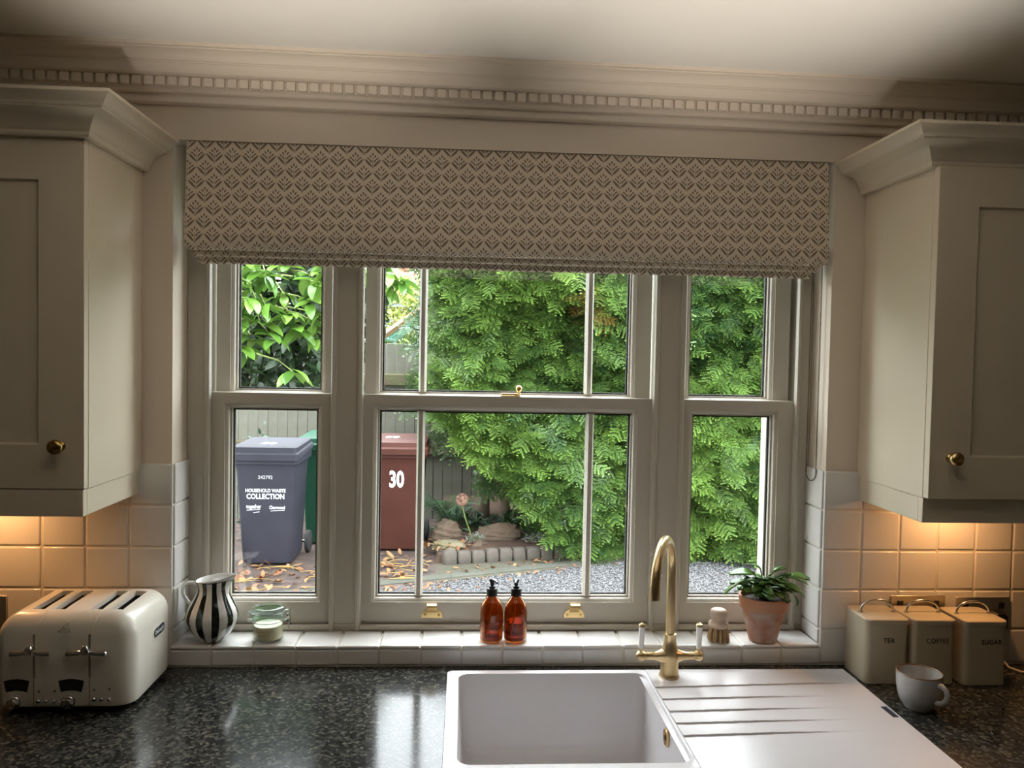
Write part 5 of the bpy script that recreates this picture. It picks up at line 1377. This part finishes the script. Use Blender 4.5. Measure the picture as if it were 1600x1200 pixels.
# fallen leaves and laburnum-yellow stalks
def litter():
    meshes = []
    for c, L, w in ((0.9, 0.10, 0.045), (-0.8, 0.085, 0.04), (1.6, 0.11, 0.05), (0.4, 0.075, 0.03)):
        o = leaf_strip(L, w, c, 5, 0.35, 0.0, 0.06).build('fallen_leaf', 'dead_leaf', None, smooth=80); meshes.append(o.data); bpy.data.objects.remove(o)
    r = random.Random(21)
    yk = lambda x: 4.03+0.4087*(x+0.95)
    def leaf(x, y, z, label, group, s=1.0):
        o = bpy.data.objects.new('fallen_leaf', meshes[r.randrange(4)]); C.objects.link(o)
        o.location = (x, y, z); o.rotation_euler = (r.uniform(-0.35, 0.35), r.uniform(-0.35, 0.35), r.uniform(0, 6.28)); k = s*r.uniform(0.6, 1.1); o.scale = (k, k, k)
        tag(o, label, 'leaf', group)
    for i in range(150):
        x = r.uniform(-1.95, -0.95); y = r.uniform(3.75, 4.75); leaf(x, y, GZ+0.020, 'brown fallen leaf on the yard in front of the blue-grey bin', 'fallen leaves by the blue-grey bin')
    for i in range(60):
        x = r.uniform(-0.85, -0.22); y = r.uniform(yk(x)+0.15, 5.15); leaf(x, y, GZ+0.024, 'brown fallen leaf on the paving in front of the brown bin', 'fallen leaves by the brown bin')
    for i in range(85):
        x = r.uniform(-0.85, -0.05) if i < 55 else r.uniform(-0.1, 1.9); y = yk(x)-0.06-abs(r.gauss(0, 0.16)); leaf(x, y, GZ+0.018, 'brown fallen leaf lying on the grey gravel', 'fallen leaves on the gravel', 0.62)
    for i in range(34):
        x = r.uniform(-0.15, 1.1); y = yk(x)+r.uniform(0.12, 0.3); leaf(x, y, GZ+0.020, 'brown fallen leaf on the soil strip in front of the cobbles', 'fallen leaves before the cobbles', 0.7)
    for i in range(26):
        x = r.uniform(-0.32, 0.1); y = r.uniform(4.95, 5.3); leaf(x, y, GZ+0.115, 'brown fallen leaf among the rocks', 'fallen leaves among the rocks', 0.9)
    for i in range(44):
        left = i < 28
        x = r.uniform(-1.95, -1.0) if left else r.uniform(-0.85, -0.25); y = r.uniform(3.7, 4.75) if left else r.uniform(yk(x)+0.1, 4.9)
        a = r.uniform(-0.6, 0.6); L = r.uniform(0.10, 0.24); b_ = r.uniform(-0.06, 0.06)
        pts = [(L*(u/6-0.5)*math.cos(a)-b_*math.sin(a)*math.sin(PI*u/6), L*(u/6-0.5)*math.sin(a)+b_*math.cos(a)*math.sin(PI*u/6), 0.012*math.sin(PI*u/6)) for u in range(7)]
        o = MB().tube(pts, 0.003, 5).build('fallen_stalk', 'stalk_yellow', None, loc=(x, y, GZ+0.020))
        if left: tag(o, 'thin yellow stalk lying among the leaves by the blue-grey bin', 'twig', 'yellow stalks by the blue-grey bin')
        else: tag(o, 'thin yellow stalk lying on the paving by the brown bin', 'twig', 'yellow stalks by the brown bin')
litter()

# ------------------------------------------------------------------ beyond the fence
def bush(name, loc, size, n, m, label, seed, leaf=0.14):
    t = thing(name, label, 'tree' if size[2] > 2 else 'bush', loc)
    g = np.random.default_rng(seed)
    base = leaf_strip(1.0, 0.5, 0.5, 2, 0.2, 0.0, 0.1); Vt = np.array(base.v); Ft = np.array(base.f)
    d = g.normal(size=(n, 3)); d /= np.linalg.norm(d, axis=1, keepdims=True)
    P = d*np.array(size)*(g.uniform(0.3, 1.0, (n, 1))**0.5)+np.array([0, 0, size[2]*0.95])
    V, F = scatter(Vt, Ft, frames(d+g.normal(size=(n, 3))*0.8, g.normal(size=(n, 3))*0.6+np.array([0, -0.3, 1])), P, g.uniform(0.6, 1.3, n)*leaf)
    numpy_mesh('foliage', V, F, m, t, np.repeat(g.uniform(0, 1, n), len(Vt)))['kind'] = 'stuff'
    MB().tube([(0, 0, 0), (0.05, 0, size[2]*0.7), (0, 0, size[2]*1.3)], [0.10, 0.07, 0.03], 8).build('trunk', 'bark', t, smooth=60)
bush('yellow_bush', (-1.3, 15.4, GZ), (3.2, 1.3, 1.80), 19000, 'bush_leaf', 'yellow-green bush behind the greenhouse beyond the fence', 1)
bush('red_tree', (-0.9, 19.0, GZ), (3.0, 1.5, 2.9), 14000, 'red_leaf', 'pinkish red tree rising behind the greenhouse', 2, 0.17)
def greenhouse():
    t = thing('greenhouse', 'glass greenhouse with a dark gable rafter beyond the fence', 'greenhouse', (0.6, 11.0, GZ))
    # gable end faces the window; ridge runs away from it
    eL, eR, ridge, ez, rz_, D = -1.95, 1.75, -0.10, 2.06, 3.42, 2.6
    def bar(p, q, r_, m_, nm): MB().tube([p, q], r_, 4).build(nm, m_, t)
    bar((eL, 0, ez), (ridge, 0, rz_), 0.055, 'greenhouse_wood', 'rafter'); bar((ridge, 0, rz_), (eR, 0, ez), 0.055, 'greenhouse_wood', 'rafter')
    bar((eL, D, ez), (ridge, D, rz_), 0.03, 'greenhouse_metal', 'rafter'); bar((ridge, D, rz_), (eR, D, ez), 0.03, 'greenhouse_metal', 'rafter')
    for k in range(1, 4): 
        y = D*k/4; bar((eL, y, ez), (ridge, y, rz_), 0.018, 'greenhouse_metal', 'glazing_bar'); bar((ridge, y, rz_), (eR, y, ez), 0.018, 'greenhouse_metal', 'glazing_bar')
    for x, z in ((eL, ez), (eR, ez), (ridge, rz_)): bar((x, 0, z), (x, D, z), 0.03, 'greenhouse_metal', 'ridge_bar')
    for x in (eL, eR):
        for y in (0, D): bar((x, y, 0), (x, y, ez), 0.035, 'greenhouse_metal', 'corner_post')
    for x in (-1.35, -0.87, -0.3, 0.3, 0.9):
        zt = ez+(rz_-ez)*(1-abs(x-ridge)/(ridge-eL if x < ridge else eR-ridge)); bar((x, 0, 0), (x, 0, zt), 0.014, 'greenhouse_metal', 'mullion')
    for z in (0.9, 2.22, 2.52): bar((max(eL, eL+(z-ez)*1.36), 0, z), (min(eR, eR-(z-ez)*1.36), 0, z), 0.013, 'greenhouse_metal', 'transom')
    def pane(pts): MB().add(pts+[(p[0], p[1]+0.004, p[2]+0.003) for p in pts], [tuple(range(len(pts))), tuple(range(2*len(pts)-1, len(pts)-1, -1))]+[(i, (i+1) % len(pts), (i+1) % len(pts)+len(pts), i+len(pts)) for i in range(len(pts))]).build('pane', 'greenhouse_glass', t)
    pane([(eL, 0.02, 0.0), (eR, 0.02, 0.0), (eR, 0.02, ez), (ridge, 0.02, rz_), (eL, 0.02, ez)])
    for k in range(4):
        a, b_ = D*k/4+0.02, D*(k+1)/4-0.02
        pane([(eL, a, ez), (eL, b_, ez), (ridge, b_, rz_), (ridge, a, rz_)]); pane([(ridge, a, rz_), (ridge, b_, rz_), (eR, b_, ez), (eR, a, ez)])
    pane([(eL, 0.03, 0), (eL, D, 0), (eL, D, ez), (eL, 0.03, ez)]); pane([(eR, 0.03, 0), (eR, D, 0), (eR, D, ez), (eR, 0.03, ez)])
greenhouse()
def staging():
    t = thing('garden_bench', 'green sheeted staging inside the greenhouse', 'bench', (0.25, 12.4, GZ))
    MB().box(-1.5, 1.0, -0.4, 0.4, 1.95, 1.98).build('shelf', 'green_sheet', t)
    MB().loft([[(-0.75, -0.42, 1.98), (0.45, -0.42, 1.98), (0.45, 0.4, 1.98), (-0.75, 0.4, 1.98)], [(-0.45, -0.1, 2.24), (0.15, -0.1, 2.24), (0.15, 0.1, 2.24), (-0.45, 0.1, 2.24)]]).build('cover', 'green_sheet', t)
    for x in (-1.4, 0.9):
        for y in (-0.35, 0.35): MB().box(x-0.03, x+0.03, y-0.03, y+0.03, 0, 1.95).build('leg', 'greenhouse_wood', t)
staging()
